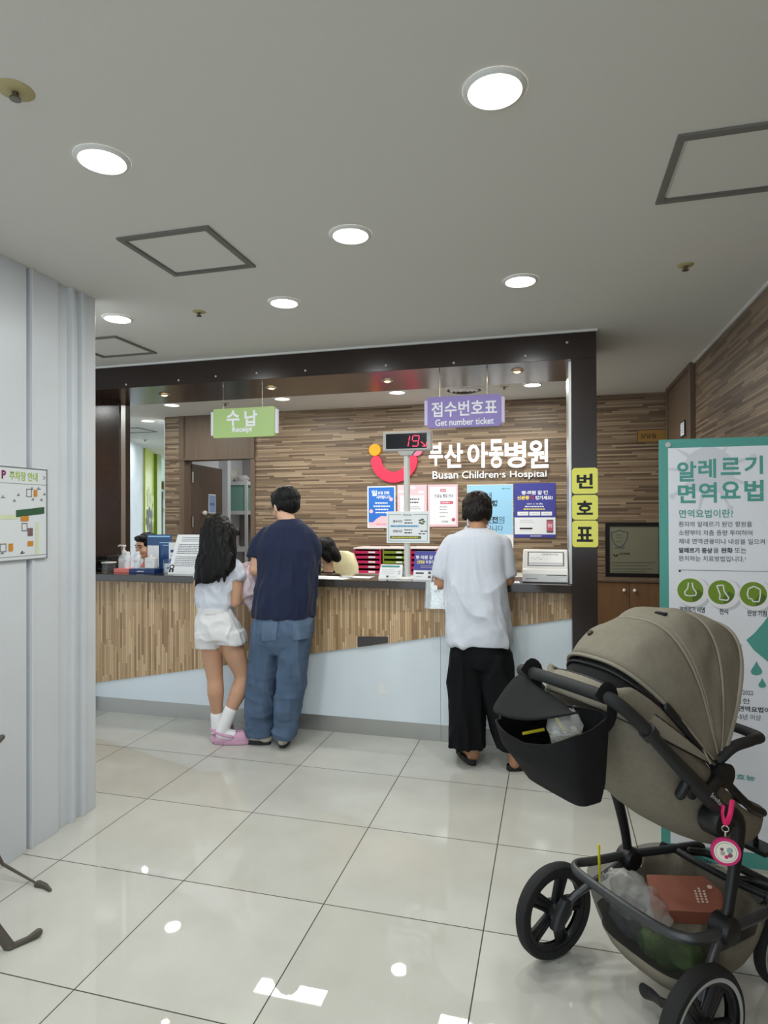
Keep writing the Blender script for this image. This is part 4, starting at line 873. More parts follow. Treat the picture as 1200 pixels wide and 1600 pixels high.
ptx.build('heading', PB, bn, smooth=False); ptx = MB()
text_px(ptx, '면역요법이란?', 1061, 796, 1145.5, 809, Y, 0, .012)
for s, x0, x1, yc, hh, mi, bo in (('환자의 알레르기 원인 항원을', 1060.5, 1175, 819, 8.6, 1, .004), ('소량부터 차츰 증량 투여하여', 1060.5, 1175.5, 832.5, 8.6, 1, .004), ('체내 면역관용이나 내성을 일으켜', 1060.5, 1195, 846, 8.6, 1, .004), ('알레르기 증상', 1060.5, 1113, 860, 8.6, 2, .03), ('을', 1114.5, 1123, 860, 8.6, 1, .004), ('완화', 1126.5, 1145, 860, 8.6, 2, .03), ('또는', 1148, 1166, 860, 8.6, 1, .004), ('완치하는 치료방법입니다.¹', 1060.5, 1165, 873, 8.6, 1, .004)): text_px(ptx, s, x0, yc-hh/2, x1, yc+hh/2, Y, mi, bo)
p = at(1062, 892, Y); ptx.disc(p, .005, PX, PZ, 2, 12); rect_px(ptx, 1062, 891.6, 1215, 892.3, Y, 1)
ptx.build('body_text', PB, bn, smooth=False); ptx = MB()
for i, (px, py, s, x0, x1) in enumerate(((1081.5, 924, '알레르기 비염', 1062, 1101), (1130, 927, '천식', 1124, 1137.5), (1180, 930, '만성 기침', 1168, 1198))):
    big, ptx = ptx, MB(); c = at(px, py, Y); ptx.disc(c+Vector((.008, .0004, -.006)), .066, PX, PZ, 7, 36); ptx.disc(c, .063, PX, PZ, 6, 36); c2 = c+Vector((-.007, -.0005, .004)); ptx.disc(c2, .050, PX, PZ, 4, 36)
    sc_ = .05; F = lambda pts: [c2+Vector((x*sc_, -.0012, z*sc_)) for x, z in pts]
    ptx.poly([c2+Vector((x*sc_, -.0006, z*sc_)) for x, z in ((.1, -.5), (.55, .1), (.97, -.2), (.8, -.6), (.45, -.88), (.2, -.97))], 5)
    path = [[(-.15, .65), (-.2, .2), (-.45, -.15), (-.4, -.4), (-.1, -.45), (.1, -.45), (.4, -.4), (.45, -.15), (.2, .2), (.15, .65)], [(-.35, .55), (.15, .6), (.2, .1), (.55, -.45), (.45, -.65), (-.15, -.6), (-.1, -.2), (-.35, .55)], [(-.35, -.35), (-.45, .0), (-.35, .45), (.05, .65), (.5, .4), (.5, -.1), (.4, -.6), (-.05, -.6), (-.1, -.4), (-.35, -.35)]][i]
    P_ = F(path)
    for q0, q1 in zip(P_[:-1], P_[1:]):
        d = (q1-q0).normalized(); n_ = Vector((-d.z, 0, d.x))*.0026; ptx.poly([q0+n_, q0-n_, q1-n_, q1+n_], 6)
    ptx.build('icon', PB, bn, smooth=False); ptx = big; text_px(ptx, s, x0, py+24, x1, py+33, Y, 2, .02)
dp = [(1166, 1000), (1178, 990), (1192, 974), (1206, 955), (1225, 950), (1225, 1060), (1200, 1034), (1178, 1016)]; big, ptx = ptx, MB(); ptx.poly([at(x, y, Y) for x, y in dp][::-1], 0); ptx.build('drop_motif', PB, bn, smooth=False)
for cx, cy, s in ((1182, 1047, 9), (1191, 1069, 6.2)):
    ptx = MB(); pts = [(0, -2.0), (.35, -1.1), (.8, -.3), (1, .3), (.85, .8), (.5, 1.08), (0, 1.2), (-.5, 1.08), (-.85, .8), (-1, .3), (-.8, -.3), (-.35, -1.1)]; ptx.poly([at(cx+x*s, cy+y*s*.78, Y) for x, y in pts][::-1], 0); ptx.build('drop_motif', PB, bn, smooth=False)
ptx = big
for s, x0, x1, yc, mi, bo in (('알레르기 면역요법에는', 1062, 1149, 993, 0, .012), ('피부로 투여하는', 1080, 1160, 1007, 1, .004), ('2,3', 1147, 1157, 1041, 1, .004), ('대한천식알레르기학회 지침 2022', 1062, 1177, 1079, 1, .004), ('진료지침에 의한', 1080, 1172, 1093, 1, .004), ('알레르기 면역요법이', 1110, 1203, 1107, 2, .02), ('3년-5년 이상', 1139, 1189, 1120, 1, .004), ('효능', 1150, 1180, 1215, 0, .02), ('https://', 1062, 1112, 1347, 1, .0)): text_px(ptx, s, x0, yc-4.4, x1, yc+4.4, Y, mi, bo)
rect_px(ptx, 1062, 1147, 1215, 1147.6, Y, 7); lines(ptx, 1062, 1098, (1352,), Y, 1, 1.2, 3)
ptx.build('print', PB, bn, smooth=False)
g = MB(); p = at(1043.5, 695, BY); g.lathe([(.011, -.004), (.011, -.001)], (p.x, BY, p.z), (0, 1, 0), 16); g.tube([(p.x, BY-.002, p.z), (p.x, BY-.008, p.z)], .004, n=8); g.lathe([(.011, -.004), (.011, -.001)], (XR-.016, BY, p.z), (0, 1, 0), 16); g.build('grommet', M_metal, bn)
g = MB(); zc = .9; cx = (XL+XR)/2
for sx_, z in ((XL+.016, ZT-.02), (XR-.016, ZT-.02)): g.tube([(cx, BY+.05, zc), (sx_, BY+.012, z)], .006, n=8)
for sx_ in (XL+.03, XR-.03): g.tube([(cx, BY+.05, zc), (sx_, BY+.02, .012)], .006, n=8)
g.tube([(cx, BY+.05, zc), (cx, BY+.35, .01)], .007, n=8); g.build('folding_frame', M_blk, bn)

# ------------------------------------------------------------------ parking map on the white panelled wall
Xp = -2.222; mp_ = thing('parking_map', 'white parking map board on the white panelled wall at left', 'sign', (Xp, 2.0, 1.28))
yA, yB, zA, zB = 1.45, 2.362, 1.281, 1.685
MB().box(-2.2295, Xp, yA, yB, zA, zB).build('board', mat('map_board', (214, 218, 220), .3), mp_, smooth=False)
f = MB(); w = .004; X1 = Xp+.003
for a, b, c, d in ((yA, yB, zA, zA+w), (yA, yB, zB-w, zB), (yA, yA+w, zA, zB), (yB-w, yB, zA, zB)): f.box(Xp, X1, a, b, c, d)
f.box(Xp, Xp+.0008, yA+.02, yB-.006, 1.612, 1.614); f.box(Xp, Xp+.0008, yA+.02, yB-.006, 1.298, 1.300); f.build('frame', mat('map_frame', (120, 124, 126), .4), mp_, smooth=False)
m = MB(); YX = Vector((0, 1, 0)); Xf = Xp+.001
def mt(s, y, z, w, h, c, b=.02): m.text(s, (Xf, y, z), YX, PZ, w=w, h=h, m=c, bold=b)
def mr(y0, z0, y1, z1, c, l=0): m.poly([(Xf+l*.0005, y0, z0), (Xf+l*.0005, y1, z0), (Xf+l*.0005, y1, z1), (Xf+l*.0005, y0, z1)], c)
mt('P', 2.128, 1.648, .022, .036, 0, .04); mt('주차장 안내', 2.232, 1.646, .150, .040, 1, .015); mt('>', 2.345, 1.645, .012, .02, 2, .0)
mr(yA+.02, 1.46, 2.20, 1.478, 3); m.poly([(Xf+.0005, 2.19, 1.468), (Xf+.0005, 2.345, 1.484), (Xf+.0005, 2.345, 1.514), (Xf+.0005, 2.19, 1.498)], 4)
mr(2.297, 1.30, 2.315, 1.445, 3)
for y, z, w, h, c in ((2.245, 1.575, .03, .035, 5), (2.22, 1.425, .03, .035, 6), (2.11, 1.34, .03, .035, 5)):
    for a, b, cc, d in ((y, y+w, z-h/2, z-h/2+.003), (y, y+w, z+h/2-.003, z+h/2), (y, y+.003, z-h/2, z+h/2), (y+w-.003, y+w, z-h/2, z+h/2)): mr(a, cc, b, d, c, 1)
for y, z, w, h in ((2.285, 1.575, .02, .03), (2.215, 1.462, .042, .022), (2.252, 1.352, .03, .022), (2.152, 1.34, .022, .032)): mr(y, z-h/2, y+w, z+h/2, 7, 2)
mr(2.252, 1.385, 2.28, 1.42, 6, 1)
random.seed(11)
for k in range(64):
    y, z = random.uniform(yA+.03, 2.34), random.choice((1.595, 1.565, 1.545, 1.53, 1.44, 1.42, 1.39, 1.375, 1.34, 1.315))+random.uniform(-.006, .006)
    if 2.18 < y < 2.33 and (1.45 < z < 1.52 or 1.37 < z < 1.45): continue
    mr(y, z, y+random.uniform(.012, .022), z+.004, 2); mr(y+.006, z+.005, y+.012, z+.011, 2)
m.build('print', [mat('map_magenta', (124, 30, 84), .5), mat('map_lime', (156, 186, 60), .5), mat('map_grey', (104, 112, 118), .5), mat('map_pale', (206, 214, 178), .5), mat('map_green', (48, 86, 58), .5), mat('map_outline', (130, 124, 118), .5), mat('map_brown', (118, 92, 92), .5), mat('map_orange', (200, 132, 42), .5)], mp_, smooth=False)
# slim dark stand whose feet reach into view at the lower left
M_std = mat('stand_bronze', (84, 78, 70), .5); st = thing('floor_stand', 'dark bronze folding stand whose feet reach in at the left edge of the floor', 'stand', (-2.0, 1.85, 0))
m = MB(); m.box(-.022, .022, -.004, .004, 0, .34, R=Matrix.Rotation(.42, 3, 'Y') @ Matrix.Rotation(0, 3, 'X'), o=(-1.785, 1.735, .0)); q = m; 
m2 = MB(); a = Vector((-1.785, 1.735, .006)); top = Vector((-2.02, 1.62, .42)); d = (a-top).normalized(); m2.tube([top, a], .020, n=10, flat=.4); m2.build('leg', M_std, st)
m3 = MB(); m3.tube([a, a+Vector((.03, .045, .004)), a+Vector((.045, .075, .01))], [.012, .010, .014], n=8, round_ends=True); m3.build('foot', M_std, st)
b = atz(60, 1382, .004); m4 = MB(); m4.tube([Vector((-2.19, 2.03, .17)), atz(4, 1350, .05), b], [.008, .007, .004], n=8); m4.build('leg', M_std, st)
m5 = MB(); m5.tube([b, b+Vector((.04, -.006, .002)), b+Vector((.075, -.02, 0))], [.016, .011, .007], n=8, round_ends=True); m5.build('foot', M_std, st)
m6 = MB(); m6.tube([top, Vector((-2.19, 2.03, .17))], .008, n=8); m6.tube([top, Vector((-2.12, 1.85, .5)), atx(3, 1152, -2.17)], .012, n=8, round_ends=True); m6.build('cross_bar', M_std, st)

# ------------------------------------------------------------------ people
SKIN = dict(var=.04, vscale=9, spec=.35)
M_skin = mat('skin_light', (206, 164, 138), .55, **SKIN); M_skin2 = mat('skin_tan', (178, 130, 100), .55, **SKIN); M_skin3 = mat('skin_girl', (196, 152, 124), .55, **SKIN)
M_hair = mat('black_hair', (13, 12, 12), .5, spec=.25, bump=.35, bscale=40, stretch=(6, 6, .5)); M_hairb = mat('dark_brown_hair', (24, 18, 16), .5, spec=.25, bump=.35, bscale=60, stretch=(3, 3, .8))
M_eye = mat('eye_dark', (24, 20, 20), .2); M_lip = mat('lip_tone', (172, 104, 94), .5)
def Rz(a): return Matrix.Rotation(a, 3, 'Z')
def head_shape(mb, c, yaw=0.0, pitch=0.0, s=1.0):
    """skull, face, ears and neck stub; face looks along +Y before turning; c is the head centre"""
    R = Rz(yaw) @ Matrix.Rotation(-pitch, 3, 'X'); c = Vector(c); P_ = lambda x, y, z: c+R @ Vector((x*s, y*s, z*s)); b = lambda p, r: mb.ball(P_(*p), tuple(q*s for q in r), n=14, R=R)
    b((0, -.010, .030), (.074, .092, .080)); b((0, .030, -.020), (.062, .062, .085)); b((0, .048, -.075), (.040, .040, .034)); b((0, .060, .022), (.052, .034, .028))
    b((0, .094, -.022), (.012, .020, .014)); b((0, .088, .002), (.009, .012, .026)); b((0, .084, -.058), (.024, .012, .008)); b((0, .082, -.070), (.020, .012, .007))
    for e in (-1, 1): b((e*.074, -.002, -.012), (.010, .018, .030)); b((e*.040, .062, -.030), (.024, .026, .026))
    return R, P_
def face_bits(parent, c, R, s=1.0):
    c = Vector(c); m = MB()
    for e in (-1, 1): m.ball(c+R @ Vector((e*.031*s, .081*s, .003*s)), (.012*s, .008*s, .006*s), n=8, R=R)
    m.build('eyes', M_eye, parent)
    m = MB()
    for e in (-1, 1): m.tube([c+R @ Vector((e*.014*s, .092*s, .024*s)), c+R @ Vector((e*.032*s, .090*s, .029*s)), c+R @ Vector((e*.050*s, .078*s, .022*s))], .0035*s, n=6, round_ends=True)
    m.build('eyebrows', M_hair, parent)
    m = MB(); m.tube([c+R @ Vector((-.022*s, .090*s, -.064*s)), c+R @ Vector((0, .0965*s, -.0625*s)), c+R @ Vector((.022*s, .090*s, -.064*s))], .005*s, n=8, round_ends=True); m.build('lips', M_lip, parent)
def hand(mb, w, d, up, side=1, s=1.0, curl=.5):
    """palm, four unequal bent fingers and a thumb; w wrist, d finger direction, up back of the hand, side = thumb side"""
    w, d, up = Vector(w), Vector(d).normalized(), Vector(up); up = (up-d*up.dot(d)).normalized(); sd = d.cross(up)*side
    mb.tube([w-d*.02*s, w+d*.03*s, w+d*.075*s], [.023*s, .034*s, .036*s], n=12, flat=.5, up=sd, round_ends=True)
    for k, (o_, L_) in enumerate(((.030, .070), (.010, .080), (-.010, .074), (-.029, .058))):
        p = w+d*.078*s+sd*o_*s; pts = [p-d*.02*s, p]; dd_ = d.copy()
        for j, f in enumerate((.45, .32, .23)):
            dd_ = (dd_-up*curl*(.55+.25*j)).normalized(); pts.append(pts[-1]+dd_*L_*f*s)
        mb.tube(pts, [.0095*s, .0092*s, .0085*s, .008*s, .007*s], n=8, round_ends=True)
    p = w+d*.018*s+sd*.024*s; mb.tube([p, p+(d*.55+sd*.8-up*.25).normalized()*.036*s, p+(d*.95+sd*.95-up*.45).normalized()*.066*s, p+(d*1.35+sd*.85-up*.7).normalized()*.090*s], [.015*s, .0125*s, .0105*s, .008*s], n=8, round_ends=True)
def limb(mb, pts, rs, sm=5, n=16): mb.tube(pts, rs, n=n, smooth=sm, round_ends=True)
def profile_loft(mb, rows, n=32, p=2.4):
    """rows of (left px, right px, py, Y centre, depth radius): an elliptic section for each"""
    R = []
    for l, r, y, Y, ry in rows:
        a, b = at(l, y, Y), at(r, y, Y); R.append(ring((a+b)/2, (b.x-a.x)/2, ry, n, p))
    mb.loft(R); return mb
def folds(amp, sx, sy, sz, seed, amp2=.0, zlo=None):
    o = Vector((seed*3.1, seed*1.7, seed))
    def f(c):
        q = Vector((c.x*sx+c.z*sz*.25, c.y*sy, c.z*sz))+o; w = Vector((noise.noise(q*.6), noise.noise(q*.6+o), 0))*1.1
        v = 1-2*abs(noise.noise(q+w)); u = 1-2*abs(noise.noise(q*2.1+w*1.5+o)); return amp*(v*v*math.copysign(1, v)-.35)*1.5+amp*.45*(u-.5)+amp2*noise.noise(c*34+o)
    return f
def sleeve(mb, pts, rs, n=20):
    mb.tube(pts, rs, n=n, smooth=5); mb.ball(pts[0], rs[0]*.98, n=12)
def drape(me, corners, parent, name, m, nu=8, nv=9, lift=.002, band=.016):
    """a patch lying on a garment: a grid between four (x, z) corners laid on the nearest rear surface"""
    vs = [v.co for v in me.vertices]; c = [Vector((p.x, p.z)) for p in corners]; mb = MB(); g = []
    for j in range(nv):
        for i in range(nu):
            a, b = c[0].lerp(c[1], i/(nu-1)), c[3].lerp(c[2], i/(nu-1)); q = a.lerp(b, j/(nv-1)); g.append(q)
    x0, x1, z0, z1 = min(q.x for q in g)-band, max(q.x for q in g)+band, min(q.y for q in g)-band, max(q.y for q in g)+band
    near = [v for v in vs if x0 < v.x < x1 and z0 < v.z < z1]; pts = []
    for q in g:
        y = [v.y for v in near if abs(v.x-q.x) < band and abs(v.z-q.y) < band]; pts.append(Vector((q.x, (min(y) if y else 3.6)-lift, q.y)))
    mb.add(pts, [(j*nu+i, j*nu+i+1, (j+1)*nu+i+1, (j+1)*nu+i) for j in range(nv-1) for i in range(nu-1)])
    back = [p+Vector((0, .012, 0)) for p in pts]; b = len(mb.v); mb.v += back
    rim = [i for i in range(nu)]+[j*nu+nu-1 for j in range(1, nv)]+[(nv-1)*nu+i for i in range(nu-2, -1, -1)]+[j*nu for j in range(nv-2, 0, -1)]
    for i in range(len(rim)): k, l = rim[i], rim[(i+1) % len(rim)]; mb.f.append((k, b+k, b+l, l)); mb.m.append(0)
    return mb.build(name, m, parent)
def foot(mb, heel, toe, w, h=.05):
    heel, toe = Vector(heel), Vector(toe); d = (toe-heel); 
    for t, r, z in ((.12, .8, .42), (.35, .75, .5), (.6, .95, .36), (.82, .95, .26)): mb.ball(heel+d*t+PZ*(z*h), (w*r, w*r, h*z), n=10)
    sd = Vector((-d.y, d.x, 0)).normalized()
    for k in range(5): mb.ball(heel+d*(.97-.018*k*k*.7)+sd*(k-2)*w*.42+PZ*.014, (w*.24, w*.24, .013), n=8)
def shoe_sole(heel, toe, w, z0, z1, grow=1.0, n=28):
    heel, toe = Vector(heel), Vector(toe); d = toe-heel; L_ = d.length; d = d/L_; sd = Vector((-d.y, d.x, 0)); rings = []
    for z, g in ((z0, .94), (z0+(z1-z0)*.3, 1.0), (z1, .97)):
        r = []
        for i in range(n):
            t = 2*math.pi*i/n; u = (1-math.cos(t))/2; ww = w*(.62+.5*u**.8 if u < .75 else .62+.5*u**.8)*abs(math.sin(t))**.55*math.copysign(1, math.sin(t))
            r.append(heel+d*(L_*(u*g+(1-g)/2))+sd*ww*g*grow+PZ*z)
        rings.append(r)
    return rings

# ---- man in navy T-shirt
G = 3.70
mn = thing('person', 'man in navy T-shirt and baggy blue jeans standing at the counter, seen from behind', 'person', atz(420, 1160, 0))
hy = 3.86; hc = at(446, 790, hy)-PZ*.005; b = MB(); Rm, Pm = head_shape(b, hc, yaw=.95, pitch=.30, s=1.04)
nb = at(452, 824, 3.79); limb(b, [at(452, 838, 3.77), nb, hc+Vector((0, -.02, -.05))], [.068, .056, .056])
shl, shr = at(412, 846, 3.78), at(487, 848, 3.80)
limb(b, [at(452, 845, 3.78), at(448, 900, 3.74), at(444, 955, 3.72), at(443, 985, 3.71)], [.085, .095, .10, .10])
elL = at(400, 890, 3.73)+PZ*.0; wrL = Vector((elL.x+.05, 3.96, 1.095)); limb(b, [shl, at(404, 868, 3.74), elL], [.044, .046, .044]); limb(b, [elL, (elL+wrL)/2, wrL], [.046, .040, .028]); hand(b, wrL, (.35, 1, -.1), (0, 0, 1), 1, 1.05, .35)
elR = at(482, 888, 3.83); wrR = Vector((elR.x-.10, 4.05, 1.090)); limb(b, [shr, at(489, 868, 3.80), elR], [.040, .042, .042]); limb(b, [elR, (elR+wrR)/2, wrR], [.046, .040, .028]); hand(b, wrR, (-.4, 1, -.1), (0, 0, 1), -1, 1.05, .35)
hips = ((425, 990, 3.72), (461, 990, 3.71))
for (hx, hy_, Y), kn, an in (((424, 990, 3.72), (410, 1068, 3.72), (405, 1140, 3.72)), ((461, 990, 3.71), (456, 1068, 3.70), (446, 1146, 3.71))):
    limb(b, [at(hx, hy_, Y), at(*kn), at(*an), Vector((at(*an).x, at(*an).y, .06))], [.085, .062, .045, .04])
mesh_part(remesh(b, .0065, 5), 'body', M_skin, mn); face_bits(mn, hc, Rm, 1.06)
h = MB(); h.ball(Pm(0, -.022, .043), (.086*1.06, .098*1.06, .083*1.06), n=20, R=Rm); h.ball(Pm(0, -.055, .005), (.074, .062, .075), n=16, R=Rm); h.ball(Pm(.0, .045, .085), (.068, .055, .042), n=14, R=Rm)
for e in (-1, 1): h.ball(Pm(e*.066, -.028, .005), (.018, .040, .045), n=10, R=Rm); h.ball(Pm(e*.072, .022, .028), (.010, .016, .040), n=10, R=Rm)
me = remesh(h, .006, 3); wrinkle(me, lambda c: .006*noise.noise(Vector((c.x*60, c.y*60, c.z*22)))+.003*noise.noise(c*120)); mesh_part(me, 'hair', M_hair, mn)
g = MB()
for e in (-1, 1):
    ce_ = [Pm(e*.034+.024*math.cos(t), .100, .004+.020*math.sin(t)) for t in [k*math.pi/8 for k in range(16)]]; g.tube(ce_, .0018, n=6, closed=True); g.tube([Pm(e*.058, .100, .010), Pm(e*.079, .06, .010), Pm(e*.080, .0, .006)], .0018, n=6)
g.tube([Pm(-.010, .104, .006), Pm(0, .108, .010), Pm(.010, .104, .006)], .0016, n=6); g.build('glasses', mat('thin_metal_frame', (150, 140, 120), .3, metal=.8), mn)
s = MB(); profile_loft(s, [(437, 466, 811, 3.80, .060), (433, 472, 815, 3.80, .075), (422, 480, 822, 3.79, .09), (411, 487, 832, 3.79, .105), (404, 492, 845, 3.785, .118), (402, 494.5, 858, 3.775, .125), (404, 495.5, 880, 3.765, .128), (404, 493.5, 905, 3.75, .13), (402.5, 491, 930, 3.735, .135), (400.5, 488.5, 950, 3.725, .14), (399.5, 487.5, 964, 3.72, .142)])
sleeve(s, [at(418, 836, 3.785), at(406, 853, 3.77), at(401, 873, 3.745)], [.062, .066, .064]); sleeve(s, [at(478, 838, 3.80), at(486, 856, 3.80), at(485, 880, 3.825)], [.064, .068, .066])
me = remesh(s, .008, 6); ff = folds(.013, 9, 6, 3.0, 2, .0012); wrinkle(me, lambda c: ff(c)*min(1, max(.25, (1.40-c.z)*3))); mesh_part(me, 't_shirt', mat('navy_cotton', (36, 42, 66), .85, spec=.15, bump=.15, bscale=600, sheen=.1), mn)
M_denim = mat('blue_denim', (84, 102, 126), .85, spec=.15, var=.16, vscale=8, bump=.15, bscale=700)
j = MB(); profile_loft(j, [(404, 484, 958, 3.72, .110), (400, 486, 968, 3.715, .130), (397.5, 486, 985, 3.71, .14), (396.5, 485, 1003, 3.712, .135), (400, 482, 1018, 3.712, .11)], p=2.6)
profile_loft(j, [(398, 444, 990, 3.71, .125), (395.5, 441.5, 1010, 3.71, .12), (393, 436, 1035, 3.71, .11), (389.5, 431, 1070, 3.71, .10), (387, 428.5, 1105, 3.715, .10), (386, 427, 1122, 3.72, .088), (386, 426.5, 1136, 3.72, .086), (387, 426, 1144, 3.72, .083), (388, 425, 1148, 3.72, .08)])
profile_loft(j, [(440, 484, 990, 3.71, .125), (440, 483, 1010, 3.705, .12), (438, 480, 1035, 3.70, .11), (435, 475.5, 1070, 3.69, .10), (431, 470, 1105, 3.685, .10), (428.5, 464, 1126, 3.68, .085), (428, 462, 1140, 3.68, .082), (429, 461, 1148, 3.68, .078), (430, 460, 1152, 3.68, .075)])
me = remesh(j, .008, 5); f1_ = folds(.008, 5, 5, 9, 5, .001); f2_ = folds(.010, 10, 8, 2.4, 9)
wrinkle(me, lambda c: f1_(c)*(1.0 if c.z < .2 else .45)+f2_(c)*(.3 if c.z < .2 else .7)); 
M_denim2 = mat('denim_pocket', (92, 110, 132), .85, spec=.15, var=.12, vscale=14, bump=.15, bscale=700)
for x0, x1 in ((409, 434), (456, 477)): drape(me, [at(x0, 972, 3.58), at(x1, 971, 3.58), at(x1-1, 1000, 3.58), at(x0+1, 1001, 3.58)], mn, 'back_pocket', M_denim2)
mesh_part(me, 'jeans', M_denim, mn)
M_shoe = mat('beige_sneaker', (196, 188, 172), .7, var=.1, vscale=40); M_sole = mat('dark_sole', (40, 40, 42), .6)
def shoe(hl, to, w, parent, name, m_up, m_sole, h=.075, sole=.026):
    hl, to = Vector((hl.x, hl.y, 0)), Vector((to.x, to.y, 0)); dv = (to-hl).normalized(); L_ = (to-hl).length
    so = MB().loft(shoe_sole(hl, to, w*1.04, 0, sole)).build(name, m_sole, parent)
    u = MB(); R_ = Matrix(((dv.x, -dv.y, 0), (dv.y, dv.x, 0), (0, 0, 1)))
    for t, l, ww, hh, z in ((.16, .18, .72, .95, .5), (.36, .22, .74, .80, .42), (.58, .24, .90, .56, .32), (.78, .20, .98, .40, .26)): u.ball(hl+dv*L_*t+PZ*(sole+h*z*.5), (L_*l, w*ww, h*hh*.62), n=14, R=R_)
    u.tube([hl+dv*L_*.17+PZ*(sole+.02), hl+dv*L_*.19+PZ*(sole+h)], w*.78, n=16)
    me = remesh(u, .005, 4)
    for v in me.vertices: v.co.z = max(v.co.z, sole*.7)
    mesh_part(me, 'upper', m_up, so); return so, dv
for hl, to in ((atz(421, 1163, 0), atz(384, 1159, 0)), (atz(441, 1169, 0), atz(447, 1150, 0))):
    hl.z = to.z = 0; dv = (to-hl).normalized(); shoe(hl-dv*.01, hl+dv*.28, .048, mn, 'sneaker', M_shoe, M_sole)
cloth = MB(); limb(cloth, [at(405, 892, 3.80)+PZ*.01, at(392, 902, 3.80), at(390, 918, 3.80), at(392, 930, 3.81), at(398, 942, 3.80)], [.05, .085, .095, .085, .045]); limb(cloth, [at(372, 892, 3.86), at(388, 890, 3.84), at(402, 893, 3.83)], [.030, .045, .05])
me = remesh(cloth, .008, 4); ff = folds(.016, 10, 10, 6, 4, .002); wrinkle(me, ff)
v = [x.co.copy() for x in me.vertices]; f = [tuple(p.vertices) for p in me.polygons]; bpy.data.meshes.remove(me)
tag(place_mesh(v, f, None, 'folded_cloth', mat('pale_pink_cloth', (214, 196, 204), .8, var=.06, vscale=50), angle=180), 'pale pink crumpled cloth held between the man in navy and the girl', 'cloth')

# ---- girl with long black hair
gl = thing('person', 'girl with long black hair, white T-shirt, white shorts and pink clogs, seen from behind', 'person', atz(345, 1160, 0))
hc = at(341, 833, 3.74); b = MB(); Rg, Pg = head_shape(b, hc, yaw=-.25, pitch=.25, s=.97)
limb(b, [at(341, 880, 3.70), at(341, 862, 3.71), hc+Vector((0, -.02, -.04))], [.05, .042, .046])
limb(b, [at(341, 885, 3.70), at(340, 920, 3.69), at(338, 955, 3.67), at(338, 980, 3.67)], [.065, .065, .068, .07])
elG = at(368, 942, 3.66); wrG = Vector((elG.x+.01, 3.84, 1.0)); limb(b, [at(366, 884, 3.70), at(370, 912, 3.67), elG], [.040, .037, .033]); limb(b, [elG, (elG+wrG)/2, wrG], [.033, .030, .022]); hand(b, wrG, (.1, .8, .35), (-1, 0, .2), 1, .85, .4)
elH = at(310, 935, 3.72); wrH = Vector((elH.x+.10, 3.88, 1.02)); limb(b, [at(316, 884, 3.70), at(311, 912, 3.70), elH], [.040, .037, .033]); limb(b, [elH, (elH+wrH)/2, wrH], [.033, .030, .022]); hand(b, wrH, (.4, .8, .2), (1, -.3, .4), -1, .85, .4)
limb(b, [at(329, 992, 3.67), at(331, 1020, 3.67), at(336, 1060, 3.67), at(337, 1082, 3.66), at(339, 1112, 3.68), at(340, 1140, 3.69)], [.070, .068, .052, .054, .036, .034])
limb(b, [at(357, 990, 3.68), at(367, 1022, 3.70), at(379, 1056, 3.73), at(372, 1082, 3.69), at(360, 1110, 3.66), at(348, 1140, 3.65)], [.070, .070, .053, .055, .037, .035])
mesh_part(remesh(b, .0065, 5), 'body', M_skin3, gl); face_bits(gl, hc, Rg, .97)
h = MB(); h.ball(Pg(0, -.018, .035), (.086, .100, .092), n=20, R=Rg)
profile_loft(h, [(323, 360, 815, 3.715, .07), (317.5, 364.5, 826, 3.705, .09), (315, 366.5, 842, 3.69, .092), (314, 367, 858, 3.668, .085), (311.5, 367.5, 874, 3.64, .072), (307, 366, 888, 3.61, .055), (304, 358, 897, 3.592, .042), (303, 344, 905, 3.585, .032), (305, 330, 911, 3.58, .02)])
random.seed(6)
for k in range(16):
    x = 304+k*3.6; L_ = random.uniform(900, 921) if x < 322 else (random.uniform(893, 912) if x < 352 else random.uniform(882, 898)); limb(h, [at(x+10-k*.6, 870, 3.60), at(x+4-k*.25, 888, 3.58), at(x+random.uniform(-2, 2), L_, 3.57)], [.024, .019, .006], n=10)
me = remesh(h, .0065, 3); wrinkle(me, lambda c: .011*noise.noise(Vector((c.x*42, c.y*42, c.z*5)))+.004*noise.noise(Vector((c.x*110, c.y*110, c.z*9)))); mesh_part(me, 'hair', M_hair, gl)
M_wt = mat('white_cotton', (205, 209, 219), .85, spec=.15, bump=.12, bscale=500)
s = MB(); profile_loft(s, [(333, 353, 868, 3.71, .05), (322, 363, 875, 3.70, .075), (315, 369, 884, 3.695, .09), (312.5, 371, 898, 3.69, .095), (310.5, 370, 915, 3.685, .098), (308.5, 367, 930, 3.68, .10), (308, 365, 940, 3.675, .102), (311.5, 362, 950, 3.672, .098), (313.5, 361, 956, 3.67, .09)])
sleeve(s, [at(361, 882, 3.695), at(368.5, 891, 3.685), at(373.5, 907, 3.675)], [.044, .048, .050]); sleeve(s, [at(321, 882, 3.695), at(314, 891, 3.69), at(311, 905, 3.69)], [.044, .046, .046])
me = remesh(s, .007, 5); ff = folds(.012, 9, 8, 5, 13, .001); wrinkle(me, lambda c: ff(c)*(1 if c.z > .97 else .8)); mesh_part(me, 't_shirt', M_wt, gl)
s = MB(); profile_loft(s, [(314, 361.5, 949, 3.67, .098), (312.5, 364, 958, 3.67, .102), (311, 369, 972, 3.67, .112), (311, 374, 985, 3.67, .118), (313, 377, 997, 3.672, .11)], p=2.6)
profile_loft(s, [(311, 346, 985, 3.668, .11), (311.5, 345.5, 1000, 3.668, .105), (312.5, 345, 1011, 3.668, .10)]); profile_loft(s, [(342, 377, 985, 3.675, .11), (344, 380.5, 996, 3.68, .105), (346, 382, 1005, 3.685, .10)])
